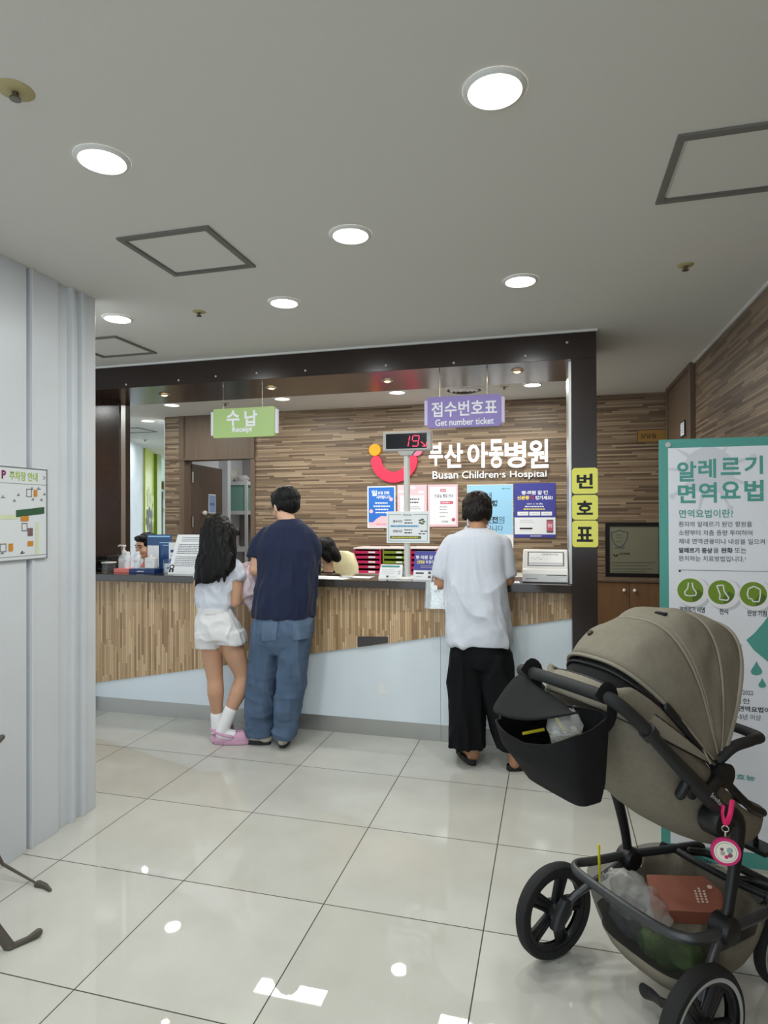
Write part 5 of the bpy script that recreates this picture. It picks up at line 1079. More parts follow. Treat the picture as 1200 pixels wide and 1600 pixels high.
me = remesh(s, .007, 4); ff = folds(.006, 10, 10, 7, 21, .001); wrinkle(me, ff); mesh_part(me, 'shorts', mat('off_white_cotton', (226, 226, 226), .85, spec=.15, bump=.12, bscale=500), gl)
wb = MB(); profile_loft(wb, [(313, 362, 948.5, 3.67, .101), (312.6, 362.6, 956, 3.67, .103)]); wb.build('waistband', mat('off_white_cotton2', (218, 218, 218), .85), gl)
M_sock = mat('white_sock', (236, 236, 236), .9); M_clog = mat('pink_clog', (206, 160, 186), .5)
for top_, ank, hl, to in ((at(359.5, 1111, 3.659), at(348, 1140, 3.65), atz(334, 1161, 0), atz(378, 1160, 0)), (at(339.3, 1119, 3.684), at(340, 1140, 3.69), atz(334, 1158, 0)+Vector((0, .03, 0)), atz(350, 1146, 0)+Vector((0, .06, 0)))):
    hl = Vector((hl.x, hl.y, 0)); to = Vector((to.x, to.y, 0)); dv = (to-hl).normalized(); to = hl+dv*.245
    m = MB(); hl = Vector((ank.x, ank.y, 0))-dv*.060; to = hl+dv*.245; up_ = (top_-ank).normalized()
    limb(m, [top_+up_*.01, top_.lerp(ank, .5), ank, Vector((ank.x, ank.y, .062)), hl+dv*.12+PZ*.05, hl+dv*.19+PZ*.04], [.0425, .0415, .041, .042, .038, .03], sm=4, n=16); me = remesh(m, .006, 3); mesh_part(me, 'sock', M_sock, gl)
    sd = Vector((-dv.y, dv.x, 0)); R_ = Matrix(((dv.x, -dv.y, 0), (dv.y, dv.x, 0), (0, 0, 1))); m = MB(); m.loft(shoe_sole(hl, to, .048, 0, .036))
    m.ball(hl+dv*.175+PZ*.040, (.072, .047, .044), n=16, R=R_); m.ball(hl+dv*.06+PZ*.03, (.058, .042, .030), n=12, R=R_)
    m.tube([hl+dv*.135+sd*.047+PZ*.055, hl+dv*.07+sd*.050+PZ*.072, hl+dv*.004+PZ*.082, hl+dv*.07-sd*.050+PZ*.072, hl+dv*.135-sd*.047+PZ*.055], .010, n=8, smooth=5)
    me = remesh(m, .005, 3)
    for v_ in me.vertices: v_.co.z = max(v_.co.z, .001)
    cl_ = mesh_part(me, 'clog', M_clog, gl); hs = MB()
    for k in range(7): hs.ball(hl+dv*(.15+.022*(k//2))+sd*((k % 2)-.5)*.036+PZ*(.080-.003*(k//2)**2), .0055, n=6)
    hs.build('vent_stud', mat('dark_pink_stud', (150, 108, 136), .5), cl_)

# ---- woman in white T-shirt
wm = thing('person', 'short-haired woman in loose white T-shirt, wide black trousers and black sandals, seen from behind', 'person', atz(765, 1198, 0))
hc = at(746, 802, 3.86); b = MB(); Rw, Pw = head_shape(b, hc, yaw=-.05, pitch=.5, s=1.0)
limb(b, [at(746, 842, 3.78), at(746, 830, 3.79), hc+Vector((0, -.025, -.045))], [.062, .048, .05])
limb(b, [at(745, 850, 3.78), at(745, 905, 3.74), at(748, 960, 3.72), at(750, 1000, 3.71)], [.085, .09, .085, .075])
elW = at(688, 911, 3.77); wrW = Vector((elW.x+.10, 3.97, 1.085)); limb(b, [at(707, 858, 3.78), at(693, 886, 3.765), elW], [.040, .042, .040]); limb(b, [elW, (elW+wrW)/2, wrW], [.040, .036, .025]); hand(b, wrW, (.5, 1, -.05), (0, 0, 1), 1, .95, .4)
elX = at(794, 905, 3.80); wrX = Vector((elX.x-.07, 4.02, 1.085)); limb(b, [at(787, 858, 3.78), at(792, 886, 3.785), elX], [.038, .036, .037]); limb(b, [elX, (elX+wrX)/2, wrX], [.040, .036, .025]); hand(b, wrX, (-.4, 1, -.05), (0, 0, 1), -1, .95, .4)
ftL, ftR = (atz(739, 1196, 0), atz(722, 1176, 0)), (atz(796, 1204, 0), atz(840, 1197, 0))
limb(b, [at(730, 1012, 3.71), at(730, 1080, 3.72), at(733, 1150, 3.72), Vector((ftL[0].x, ftL[0].y+.03, .09)), Vector((ftL[0].x, ftL[0].y+.03, .05))], [.06, .055, .040, .036, .034])
limb(b, [at(772, 1012, 3.71), at(782, 1080, 3.72), at(795, 1150, 3.71), Vector((ftR[0].x+.03, ftR[0].y, .09)), Vector((ftR[0].x+.03, ftR[0].y, .05))], [.06, .055, .040, .036, .034])
for hl, to in (ftL, ftR):
    hl = Vector((hl.x, hl.y, .022)); to = Vector((to.x, to.y, .022)); to = hl+(to-hl).normalized()*.215; foot(b, hl, to, .036, .06)
mesh_part(remesh(b, .0065, 4), 'body', M_skin2, wm); face_bits(wm, hc, Rw)
h = MB(); h.ball(Pw(0, -.024, .038), (.092, .102, .092), n=20, R=Rw); h.ball(Pw(0, -.060, -.010), (.074, .055, .078), n=16, R=Rw); h.ball(Pw(0, .05, .075), (.070, .050, .042), n=12, R=Rw)
for e in (-1, 1): h.ball(Pw(e*.072, -.02, -.005), (.020, .042, .055), n=10, R=Rw)
me = remesh(h, .006, 3); wrinkle(me, lambda c: .007*noise.noise(Vector((c.x*50, c.y*50, c.z*26)))+.003*noise.noise(c*110)); mesh_part(me, 'hair', M_hairb, wm)
s = MB(); profile_loft(s, [(728, 764, 825, 3.79, .06), (721, 771, 829, 3.79, .085), (704, 786, 837, 3.785, .105), (698.5, 792, 850, 3.78, .118), (697, 791, 870, 3.77, .125), (696.5, 790, 895, 3.76, .13), (696.5, 792, 925, 3.745, .138), (697.5, 795, 955, 3.735, .145), (699, 797, 980, 3.725, .15), (700, 798.5, 1000, 3.72, .152), (701, 798, 1006, 3.72, .15)])
sleeve(s, [at(707, 850, 3.785), at(694, 872, 3.775), at(684.5, 903, 3.765)], [.060, .058, .050]); sleeve(s, [at(783, 850, 3.785), at(789, 872, 3.785), at(793, 901, 3.79)], [.060, .060, .056])
me = remesh(s, .008, 6); ff = folds(.014, 8, 6, 3.0, 31, .0012); wrinkle(me, lambda c: ff(c)*min(1, max(.2, (1.30-c.z)*3))); mesh_part(me, 't_shirt', M_wt, wm)
cl = MB(); cl.tube([at(746, 827, 3.79)+Vector((.068*math.cos(t), .072*math.sin(t), .006-.02*math.sin(t)*-1)) for t in [k*math.pi/10 for k in range(20)]], .011, n=8, closed=True); cl.build('collar', M_wt, wm)
M_btr = mat('black_trouser', (16, 16, 19), .8, spec=.2)
s = MB(); profile_loft(s, [(706, 795, 990, 3.72, .12), (704, 796, 1005, 3.715, .13), (703, 797, 1025, 3.715, .13), (703, 799, 1040, 3.715, .12)])
profile_loft(s, [(702.5, 754, 1020, 3.715, .12), (701.5, 755, 1050, 3.715, .115), (701, 756, 1090, 3.715, .115), (700.5, 757, 1130, 3.715, .12), (700, 757.5, 1163, 3.715, .122)]); profile_loft(s, [(748, 799, 1020, 3.715, .12), (751, 801, 1050, 3.715, .115), (756, 804.5, 1085, 3.71, .11), (763, 808, 1120, 3.70, .105), (770, 811.5, 1150, 3.69, .10), (774, 812, 1167, 3.685, .095)])
me = remesh(s, .009, 5); ff = folds(.012, 9, 8, 2, 41, .001); wrinkle(me, ff); mesh_part(me, 'trousers', M_btr, wm)
M_snd = mat('black_sandal', (30, 29, 30), .55)
for hl, to in (ftL, ftR):
    hl = Vector((hl.x, hl.y, 0)); to = Vector((to.x, to.y, 0)); dv = (to-hl).normalized(); hl = hl-dv*.018; to = hl+dv*.255; sd = Vector((-dv.y, dv.x, 0)); m = MB(); m.loft(shoe_sole(hl, to, .046, 0, .026)); m.loft([shoe_sole(hl, to, .046, 0, .026)[2], shoe_sole(hl, to, .048, 0, .034)[2]], cap=False); sn = m.build('sandal', M_snd, wm)
    for t0 in (.125, .17):
        m = MB(); m.tube([hl+dv*t0+sd*.050+PZ*.02, hl+dv*(t0+.008)+sd*.042+PZ*.055, hl+dv*(t0+.012)+PZ*.074, hl+dv*(t0+.008)-sd*.042+PZ*.055, hl+dv*t0-sd*.050+PZ*.02], .016, n=8, smooth=5, flat=.3, up=dv); m.build('strap', M_snd, sn)
# silver quilted bag on her arm
bg = thing('handbag', 'silver quilted handbag hanging on the forearm of the woman in white', 'bag', (at(683, 945, 3.79).x, 3.79, .92)); M_slv = mat('silver_quilt', (205, 210, 212), .28, metal=.75, bump=.4, bscale=90)
x0, x1, z0, z1 = at(663, 930, 3.80).x, at(712, 930, 3.80).x, at(680, 949, 3.8).z, at(680, 909, 3.8).z; rings = []
for i in range(13):
    t = i/12; w_ = (x1-x0)/2*(1.0-.10*t); rr = []
    for k in range(48):
        an = 2*math.pi*k/48; q = math.cos(an); x = w_*math.copysign(abs(q)**.6, q); y = (.055-.03*t)*math.copysign(abs(math.sin(an))**.6, math.sin(an)); ql = 1+.16*abs(math.sin(x/ .0105*math.pi/3.2)); rr.append(Vector(((x0+x1)/2+x, 3.80+y*ql, z0+(z1-z0)*t)))
    rings.append(rr)
MB().loft(rings).build('body', M_slv, bg); m = MB(); m.tube([((x0+x1)/2-.05, 3.80, z1-.01), ((x0+x1)/2-.035, 3.79, z1+.05), ((x0+x1)/2+.02, 3.80, z1+.075), ((x0+x1)/2+.05, 3.80, z1-.01)], .007, n=8, smooth=6); m.build('handle', M_slv, bg)
m = MB(); m.box((x0+x1)/2-.035, (x0+x1)/2-.005, 3.737, 3.742, z1-.045, z1-.015); m.build('tag', mat('bag_tag', (236, 238, 240), .3), bg, smooth=False)

# ---- two staff members behind the counter
def staff(lb, hc, top_rgb, hair, yaw, pitch, hand_z, mask=False):
    t = thing('person', lb, 'person', (hc[0], hc[1]+.12, 0)); hc = Vector(hc); b = MB(); R_, P_ = head_shape(b, hc, yaw, pitch, .98); f_ = R_ @ Vector((0, 1, 0)); f_.z = 0; f_.normalize(); s_ = Vector((f_.y, -f_.x, 0)); n0 = hc-PZ*.2-f_*.03
    limb(b, [n0-PZ*.03, n0+PZ*.05, hc-PZ*.03-f_*.02], [.055, .045, .048]); limb(b, [n0-PZ*.06, n0-PZ*.3, n0-PZ*.52], [.09, .10, .11])
    for e in (-1, 1):
        sh_ = n0+s_*.15*e-PZ*.04; el_ = sh_-PZ*.25+s_*.04*e+f_*.05; wr_ = Vector((el_.x, el_.y, hand_z))+f_*.22-s_*.05*e; limb(b, [sh_, (sh_+el_)/2, el_], [.046, .042, .038]); limb(b, [el_, (el_+wr_)/2, wr_], [.038, .033, .024]); hand(b, wr_, f_*1-s_*.2*e-PZ*.05, PZ, -e, .95, .35)
        kn_ = n0-PZ*.52+f_*.40+s_*.1*e; kn_.z = .50; hp_ = n0-PZ*.52+s_*.08*e; hp_.z = .54; an_ = Vector((kn_.x, kn_.y, .07))-f_*.03; limb(b, [hp_, (hp_+kn_)/2, kn_], [.08, .07, .055]); limb(b, [kn_, (kn_+an_)/2, an_, an_+f_*.12-PZ*.04], [.052, .045, .035, .03])
    mesh_part(remesh(b, .007, 4), 'body', M_skin, t); face_bits(t, hc, R_, .98)
    h = MB(); h.ball(P_(0, -.024, .036), (.088, .096, .088), n=18, R=R_); h.ball(P_(0, -.06, -.03), (.078, .05, .10), n=14, R=R_)
    for e in (-1, 1): h.ball(P_(e*.072, -.004, -.02), (.018, .035, .075), n=10, R=R_)
    h.ball(P_(0, .045, .082), (.066, .045, .03), n=10, R=R_); me = remesh(h, .007, 3); wrinkle(me, lambda c: .005*noise.noise(Vector((c.x*55, c.y*55, c.z*20)))); mesh_part(me, 'hair', hair, t)
    s = MB(); limb(s, [n0+PZ*.015, n0-PZ*.05, n0-PZ*.15, n0-PZ*.32, n0-PZ*.5], [.060, .10, .135, .135, .14]); 
    for e in (-1, 1):
        sh_ = n0+s_*.14*e-PZ*.05; el_ = sh_-PZ*.24+s_*.045*e+f_*.045; limb(s, [sh_, (sh_+el_)/2, el_], [.062, .06, .052])
    me = remesh(s, .009, 5); ff = folds(.008, 9, 9, 5, 7); wrinkle(me, ff); mesh_part(me, 'top', mat('staff_top'+str(top_rgb), top_rgb, .8), t)
    q = MB()
    for e in (-1, 1):
        kn_ = n0-PZ*.52+f_*.40+s_*.1*e; kn_.z = .50; hp_ = n0-PZ*.52+s_*.08*e; hp_.z = .54; an_ = Vector((kn_.x, kn_.y, .12))-f_*.03; limb(q, [hp_, (hp_+kn_)/2, kn_], [.10, .085, .068]); limb(q, [kn_, (kn_+an_)/2, an_], [.066, .06, .055])
    mesh_part(remesh(q, .010, 4), 'trousers', M_btr, t)
    if mask:
        k = MB(); k.ball(P_(0, .070, -.052), (.046, .036, .040), n=14, R=R_); k.build('face_mask', mat('mask_white', (232, 234, 236), .8), t)
staff('seated staff member in coral top, half hidden behind the navy display at left', at(228, 853, 4.95), (214, 118, 104), M_hair, math.pi-.35, .2, .70)
staff('seated staff member in black with bowed dark head behind the black monitor', at(507, 864, 4.80), (26, 26, 30), M_hair, 1.85, .6, .775, True)
sp_ = at(228, 853, 4.95); so_ = thing('office_stool', 'round cream stool under the seated staff member in coral top', 'stool', (sp_.x, sp_.y+.03, 0)); c = Vector((sp_.x, sp_.y+.03, 0))
MB().lathe([(.17, .42), (.19, .44), (.19, .465), (.16, .48), (0, .483)], c, (0, 0, 1), 32).build('seat', M_cream, so_)
MB().tube([c+PZ*.03, c+PZ*.42], .025, n=12).build('post', M_metal, so_); MB().lathe([(.20, 0), (.20, .012), (.04, .035), (0, .036)], c, (0, 0, 1), 32).build('base', M_metal, so_)

# ------------------------------------------------------------------ stroller (local axes: x to its right, y forward, z up)
M_blkm = mat('stroller_black', (26, 27, 28), .42); M_foam = mat('handle_foam', (38, 39, 40), .7, bump=.2, bscale=300); M_gun = mat('gunmetal_tube', (78, 80, 82), .38, metal=.55)
M_dgrey = mat('charcoal_tube', (44, 46, 47), .45, metal=.2); M_tyre = mat('tyre_rubber', (30, 31, 31), .75, bump=.1, bscale=200); M_refl = mat('reflective_band', (176, 178, 178), .3, metal=.3)
M_taupe = mat('taupe_canvas', (128, 122, 108), .85, spec=.2, var=.06, vscale=60, bump=.25, bscale=500); M_taupe2 = mat('taupe_canvas_trim', (142, 136, 122), .8, spec=.2, bump=.25, bscale=500)
M_mesh = mat('black_mesh', (26, 26, 27), .9, alpha=.80); M_mesh2 = mat('basket_net', (30, 30, 31), .9, alpha=.58); M_bag = mat('organizer_black', (24, 24, 26), .8, spec=.25, bump=.2, bscale=400)
SA = math.radians(42.33-90); sr = thing('stroller', 'taupe baby stroller with black frame standing at the lower right of the lobby', 'stroller', (.1844, 1.9675, 0), SA)
SM = PW[sr.name]
def L3(*p): return Vector(p)
def wheel(u, v, r, w, name, ringside=1, spokes=5, a0=0.3):
    c = Vector((u, v, r)); ax = Vector((1, 0, 0)); m = MB(); rr = r*.80
    m.lathe([(rr-.012, -w*.30), (rr+.006, -w*.34), (rr+.006, w*.34), (rr-.012, w*.30), (rr-.016, 0)], c, ax, 48, cap=False)
    for k in range(spokes):
        an = a0+2*math.pi*k/spokes; d = Vector((0, math.cos(an), math.sin(an))); t = Vector((0, -d.z, d.y))
        for s_ in (-1, 1):
            p, q = c+d*.018+t*.012*s_, c+d*(rr-.008)+t*.020*s_; m.loft([ring(p, .0075, w*.20, 8, 2, t, ax), ring(q, .0065, w*.17, 8, 2, t, ax)])
        m.loft([ring(c+d*.018, .012, w*.13, 8, 2, t, ax), ring(c+d*(rr-.006), .020, w*.10, 8, 2, t, ax)])
    m.lathe([(0, -w*.6), (.026, -w*.58), (.030, -w*.3), (.030, w*.3), (.026, w*.58), (0, w*.6)], c, ax, 24)
    wh = m.build(name, M_blkm, sr, local=True)
    t = MB(); t.lathe([(rr, -w*.36), (r*.87, -w*.47), (r*.95, -w*.42), (r, -w*.18), (r, w*.18), (r*.95, w*.42), (r*.87, w*.47), (rr, w*.36)], c, ax, 56, cap=False); t.build('tyre', M_tyre, wh, local=True)
    g = MB(); e_ = ringside; g.lathe([(rr+.011, e_*w*.472), (rr+.005, e_*w*.482), (rr+.000, e_*w*.45)], c, ax, 56, cap=False); g.build('reflective_ring', M_refl, wh, local=True); return wh
wheel(-.271, 0, .1534, .048, 'rear_wheel', -1, a0=1.25); wheel(.271, 0, .1534, .048, 'rear_wheel', a0=.9)
wheel(.145, .545, .112, .040, 'front_wheel', a0=.5); wheel(-.125, .545, .112, .040, 'front_wheel', -1, a0=.2)
# frame
m = MB(); HP = [(-.20, -.10, .905), (-.192, -.165, .962), (-.178, -.205, .992), (-.14, -.228, 1.005), (-.06, -.238, 1.010), (.06, -.238, 1.010), (.14, -.23, 1.006), (.182, -.212, .996), (.196, -.165, .957), (.20, -.12, .917)]
m.tube(HP, .0175, n=16, smooth=6, round_ends=True); m.build('handlebar', M_foam, sr, local=True)
ARM = {1: [(.200, -.115, .913), (.207, -.02, .820), (.216, .10, .705), (.222, .165, .645)], -1: [(-.200, -.095, .900), (-.205, .0, .800), (-.20, .10, .700), (-.19, .15, .63)]}
for s_ in (1, -1):
    m = MB(); m.tube(ARM[s_], [.016, .019, .023, .022], n=16, smooth=5, flat=.8, round_ends=True); m.tube([Vector(ARM[s_][0])*1.0, Vector(ARM[s_][0])*.8+Vector(ARM[s_][1])*.2], .0225, n=16); m.build('push_arm', M_dgrey, sr, local=True)
    hc_ = Vector(ARM[s_][3]); m = MB(); m.lathe([(0, -.030), (.036, -.028), (.040, -.02), (.040, .02), (.036, .028), (0, .030)], hc_+Vector((-.012*s_, -.02, -.02)), (1, 0, 0), 28)
    lw = [(.226, .195, .635), (.228, .218, .60), (.226, .205, .50), (.226, .180, .40), (.226, .160, .335)] if s_ > 0 else [(-.19, .16, .63), (-.19, .185, .58), (-.175, .20, .50), (-.172, .225, .40), (-.168, .235, .315)]
    m.tube([hc_]+lw, [.022, .024, .022, .019, .017, .017], n=14, smooth=5, flat=.75, round_ends=True); m.build('frame_leg', M_blkm, sr, local=True)
    lo = [(.226, .150, .345), (.240, .075, .265), (.252, .02, .185)] if s_ > 0 else [(-.168, .235, .315), (-.195, .13, .262), (-.225, .055, .215), (-.238, .02, .180)]
    m = MB(); m.tube(lo, .0125, n=12, smooth=4); m.build('suspension_leg', M_gun, sr, local=True)
    m = MB(); c = Vector((s_*.240, .004, .158)); m.loft([ring(c+Vector((0, -.022, -.040)), .018, .022, 16, 3), ring(c+Vector((0, 0, .0)), .022, .036, 16, 3), ring(c+Vector((0, .026, .045)), .017, .022, 16, 3)]); m.build('wheel_housing', M_dgrey, sr, local=True)
    fl_ = MB(); x = .145 if s_ > 0 else -.125; fl_.tube([(s_*.17, .40, .318), (x, .48, .27), (x, .50, .235)], [.013, .014, .018], n=12, smooth=4)
    for e in (-1, 1): fl_.tube([(x+e*.030, .505, .238), (x+e*.032, .545, .112)], .008, n=10, flat=.6)
    fl_.tube([(x-.032, .505, .24), (x+.032, .505, .24)], .010, n=10); fl_.build('front_fork', M_blkm, sr, local=True)
m = MB(); RIM = [(-.168, .225, .33), (-.19, .10, .33), (-.205, .045, .33), (-.188, .012, .332), (-.14, -.002, .333), (0, -.006, .333), (.13, -.002, .334), (.20, .018, .336), (.228, .06, .338), (.236, .16, .336), (.236, .34, .332), (.20, .405, .330)]
m.tube(RIM, .0145, n=14, smooth=6, flat=.8); m.build('basket_rail', M_gun, sr, local=True)
m = MB(); m.tube([(-.168, .225, .33), (-.13, .36, .33), (-.10, .48, .33), (-.09, .50, .325)], .013, n=12, smooth=5, round_ends=True); m.tube([(-.10, .395, .33), (0, .392, .33), (.10, .396, .33), (.20, .414, .33)], .011, n=12, smooth=5); m.build('front_crossbar', M_dgrey, sr, local=True)
for c_ in ((-.168, .235, .318), (.226, .155, .335)): MB().lathe([(0, -.026), (.036, -.024), (.038, .02), (.03, .03), (0, .032)], c_, (1, 0, 0), 24).build('frame_joint', M_blkm, sr, local=True)
m = MB(); m.tube([(.10, .43, .325), (.14, .47, .322), (.25, .50, .318)], [.016, .018, .014], n=10, smooth=4, round_ends=True, flat=.6); m.tube([(-.09, .44, .325), (-.04, .49, .322), (.14, .50, .32)], .013, n=10, smooth=4, round_ends=True); m.build('foot_bar', M_blkm, sr, local=True)
m = MB(); m.tube([(.13, .02, .115), (.08, .05, .090), (.05, .05, .082)], [.014, .016, .020], n=10, flat=.4, round_ends=True); m.tube([(.235, .02, .150), (.13, .02, .118)], .010, n=10); m.build('brake_pedal', M_blkm, sr, local=True)
# basket
def oval(u0, u1, v0, v1, z, n=64, p=4.0): return ring(((u0+u1)/2, (v0+v1)/2, z), (u1-u0)/2, (v1-v0)/2, n, p)
lev = [(.0, -.195, .226, .004, .44, .328), (.12, -.19, .222, .006, .44, .300), (.28, -.18, .215, .012, .43, .262), (.45, -.166, .205, .022, .42, .222), (.62, -.15, .19, .036, .41, .18), (.78, -.13, .172, .052, .40, .145), (.92, -.105, .15, .075, .385, .115), (1, -.07, .115, .11, .36, .10)]
rings_ = [oval(*q[1:]) for q in lev]; NR = 64; fab, msh = MB(), MB()
for mb_ in (fab, msh):
    for r_ in rings_: mb_.v += [Vector(p) for p in r_]
for i in range(len(rings_)-1):
    for j in range(NR):
        k = (j+1) % NR; an = 2*math.pi*(j+.5)/NR; rear = -math.sin(an); f_ = (i*NR+j, i*NR+k, (i+1)*NR+k, (i+1)*NR+j)
        depth_ok = i < (4 if rear > .55 else (3 if rear > .05 else (2 if rear > -.2 else 1)))
        (msh if depth_ok else fab).f.append(f_); (msh if depth_ok else fab).m.append(0)
fab.f.append(tuple((len(rings_)-1)*NR+j for j in range(NR))); fab.m.append(0)
def clean(mb_):
    used = sorted({i for f in mb_.f for i in f}); ix = {o: n for n, o in enumerate(used)}; mb_.v = [mb_.v[i] for i in used]; mb_.f = [tuple(ix[i] for i in f) for f in mb_.f]; return mb_
b_ = clean(fab).build('basket', M_taupe, sr, local=True); so = b_.modifiers.new('thick', 'SOLIDIFY'); so.thickness = .003
clean(msh).build('basket_mesh', M_mesh2, sr, local=True)
# seat shell
W_ = .165
def shell_row(B, Rm_, w, n=28):
    B, Rm_ = Vector((0, *B)), Vector((0, *Rm_)); o = []
    for i in range(n+1):
        ph = math.pi*i/n-math.pi/2; s_, c_ = math.sin(ph), math.cos(ph); o.append(Rm_+(B-Rm_)*(c_**.55)+Vector((w*math.copysign(abs(s_)**.75, s_), 0, 0)))
    return o
SB = [((-.150, 1.000), (-.115, 1.010), .140), ((-.160, .965), (-.085, .99), .152), ((-.150, .90), (-.030, .955), .163), ((-.095, .79), (.045, .88), .168), ((-.025, .685), (.120, .80), .170), ((.075, .585), (.195, .725), .170), ((.20, .505), (.27, .64), .168), ((.32, .455), (.36, .58), .162), ((.42, .440), (.44, .545), .150), ((.46, .455), (.475, .535), .13)]
m = MB(); rows = [shell_row(*q) for q in SB]
n_ = len(rows[0]); 
for r_ in rows: m.v += [Vector(p) for p in r_]
for i in range(len(rows)-1):
    for j in range(n_-1): m.f.append((i*n_+j, i*n_+j+1, (i+1)*n_+j+1, (i+1)*n_+j)); m.m.append(0)
se = m.build('seat_shell', M_taupe, sr, local=True, sub=1); so = se.modifiers.new('thick', 'SOLIDIFY'); so.thickness = .02; so.offset = 0
m = MB()
for s_ in (-1, 1): m.tube([(s_*.172, .0, .945), (s_*.178, .09, .855), (s_*.180, .175, .765), (s_*.178, .25, .69), (s_*.172, .36, .60), (s_*.155, .45, .555)], .013, n=10, smooth=5, flat=.7, round_ends=True)
m.tube([(.155, .45, .555), (.09, .49, .545), (-.09, .49, .545), (-.155, .45, .555)], .012, n=10, smooth=5); m.build('seat_frame', M_blkm, sr, local=True)
for s_ in (-1, 1): m = MB(); m.lathe([(0, -.02), (.030, -.018), (.034, .018), (0, .022)], (s_*.192, .20, .735), (1, 0, 0), 20); m.tube([(s_*.19, .20, .735), (s_*.205, .12, .70)], .018, n=10, round_ends=True); m.build('seat_adapter', M_blkm, sr, local=True)
m = MB(); m.tube([(.185, .20, .775), (.188, .26, .80), (.18, .36, .80), (.14, .45, .785), (0, .48, .78), (-.14, .45, .785), (-.18, .36, .80), (-.188, .26, .80), (-.185, .20, .775)], .0155, n=14, smooth=6, round_ends=True); m.build('bumper_bar', M_foam, sr, local=True)
m = MB(); m.tube([(-.08, .50, .535), (-.06, .565, .40), (-.05, .58, .38)], .009, n=8); m.tube([(.08, .50, .535), (.06, .565, .40), (.05, .58, .38)], .009, n=8); m.box(-.10, .10, .55, .62, .365, .38); m.build('footrest', M_blkm, sr, local=True)
# hood: panels hung between ribs that swing about one pivot on each side
PV = Vector((0, .205, .745))
def rho(th): return .422+.026*max(0, (th-115)/35)
def hood_pt(th, ph, out=0.0, w=.182, bulge=0.0):
    a = math.radians(th); s_, c_ = math.sin(ph), math.cos(ph); r_ = (rho(th)+out+bulge*abs(s_))*abs(s_)**.62; u = (w+out*.6)*math.copysign(abs(c_)**.70, c_); return PV+Vector((u, r_*math.cos(a), r_*math.sin(a)))
def panel(name, t0, t1, out=0.0, m_=None, bulge=.016, n=10, nu=44, ph0=.02, fold=.006, seed=1, thick=.004):
    mb_ = MB()
    for i in range(n+1):
        t = i/n; th = t0+(t1-t0)*t; bl = bulge*math.sin(math.pi*t)
        for j in range(nu+1):
            ph = ph0+(math.pi-2*ph0)*j/nu; p = hood_pt(th, ph, out, bulge=bl); q = Vector((p.x*9, p.y*9, p.z*9))+Vector((seed*5, 0, 0)); v_ = 1-2*abs(noise.noise(q)); d = (p-PV).normalized(); mb_.v.append(p+d*fold*(v_-.4)*math.sin(math.pi*t))
    N_ = nu+1
    for i in range(n):
        for j in range(nu): mb_.f.append((i*N_+j, i*N_+j+1, (i+1)*N_+j+1, (i+1)*N_+j)); mb_.m.append(0)
    o = mb_.build(name, m_ or M_taupe, sr, local=True, angle=60); so = o.modifiers.new('thick', 'SOLIDIFY'); so.thickness = thick; so.offset = 0; return o
panel('hood_panel', 63, 83, seed=2, fold=.010, bulge=.006); panel('hood_panel', 83, 106, seed=4, fold=.016, bulge=.012, n=12); panel('hood_panel', 106, 134, seed=7, fold=.010, bulge=.016, out=.002)
panel('hood_vent', 131, 147, out=-.012, m_=M_mesh, bulge=0, fold=0)
bnd = panel('hood_rear_band', 143, 152, out=.012, m_=M_taupe2, bulge=.004, fold=0, thick=.010)
for th, r_, mm, o_ in ((134.5, .0055, M_taupe2, .006), (137, .0045, M_blkm, -.004), (106, .0045, M_taupe2, .004), (103.5, .003, M_taupe2, .004), (83, .004, M_taupe2, .003), (63, .008, M_taupe2, .002), (143.2, .0035, M_blkm, .015), (152, .004, M_blkm, .012)):
    mb_ = MB(); mb_.tube([hood_pt(th, .03+(math.pi-.06)*k/40, o_) for k in range(41)], r_, n=8); mb_.build('hood_piping', mm, sr, local=True)
m = MB(); p = hood_pt(124, math.pi*.56, .022); m.lathe([(0, .004), (.009, .003), (.010, -.004)], p, (p-PV), 16); m.build('snap_button', mat('snap_bronze', (70, 62, 50), .35, metal=.6), sr, local=True)
m = MB(); p = hood_pt(99, math.pi*.46, .013); d = (p-PV).normalized(); t_ = Vector((1, 0, 0)); e_ = d.cross(t_); m.loft([[p+t_*a+e_*b+d*h for a, b in ((-.018, -.006), (.018, -.006), (.018, .006), (-.018, .006))] for h in (-.004, .004)]); m.build('hood_tag', M_blkm, sr, local=True, smooth=False)
m = MB(); p = hood_pt(139, .10, .016); m.tube([p, p+Vector((.006, .022, -.040))], .0035, n=8); m.build('zip_pull', mat('zip_nickel', (190, 186, 176), .3, metal=.8), sr, local=True)
m = MB(); a, b = hood_pt(154, math.pi*.36, .006), hood_pt(154, math.pi*.47, .006); c, d = hood_pt(159, math.pi*.47, -.004), hood_pt(159, math.pi*.36, -.004); nn = (b-a).cross(d-a).normalized()*.004; m.loft([[a-nn, b-nn, c-nn, d-nn], [a+nn, b+nn, c+nn, d+nn]]); m.build('label_patch', mat('grey_label', (106, 106, 112), .6), sr, local=True, smooth=False)
m = MB(); B = Vector((0, -.1165, .83)); xd_ = Vector((1, 0, 0)); yd_ = Vector((0, -.45, .89)).normalized(); m.text('joolz', Vector((-.02, -.133, .82)), xd_, yd_, w=.045, h=.016, bold=.03, depth=.003); m.build('woven_mark', M_blk, sr, smooth=False, local=True)
m = MB(); dA = (Vector(ARM[1][2])-Vector(ARM[1][1])).normalized(); m.text('joolz', Vector((.2405, .105, .702)), dA, Vector((1, 0, 0)).cross(dA), w=.05, h=.016, bold=.02, depth=.0015); m.build('arm_mark', mat('pale_print', (150, 152, 154), .5), sr, smooth=False, local=True)
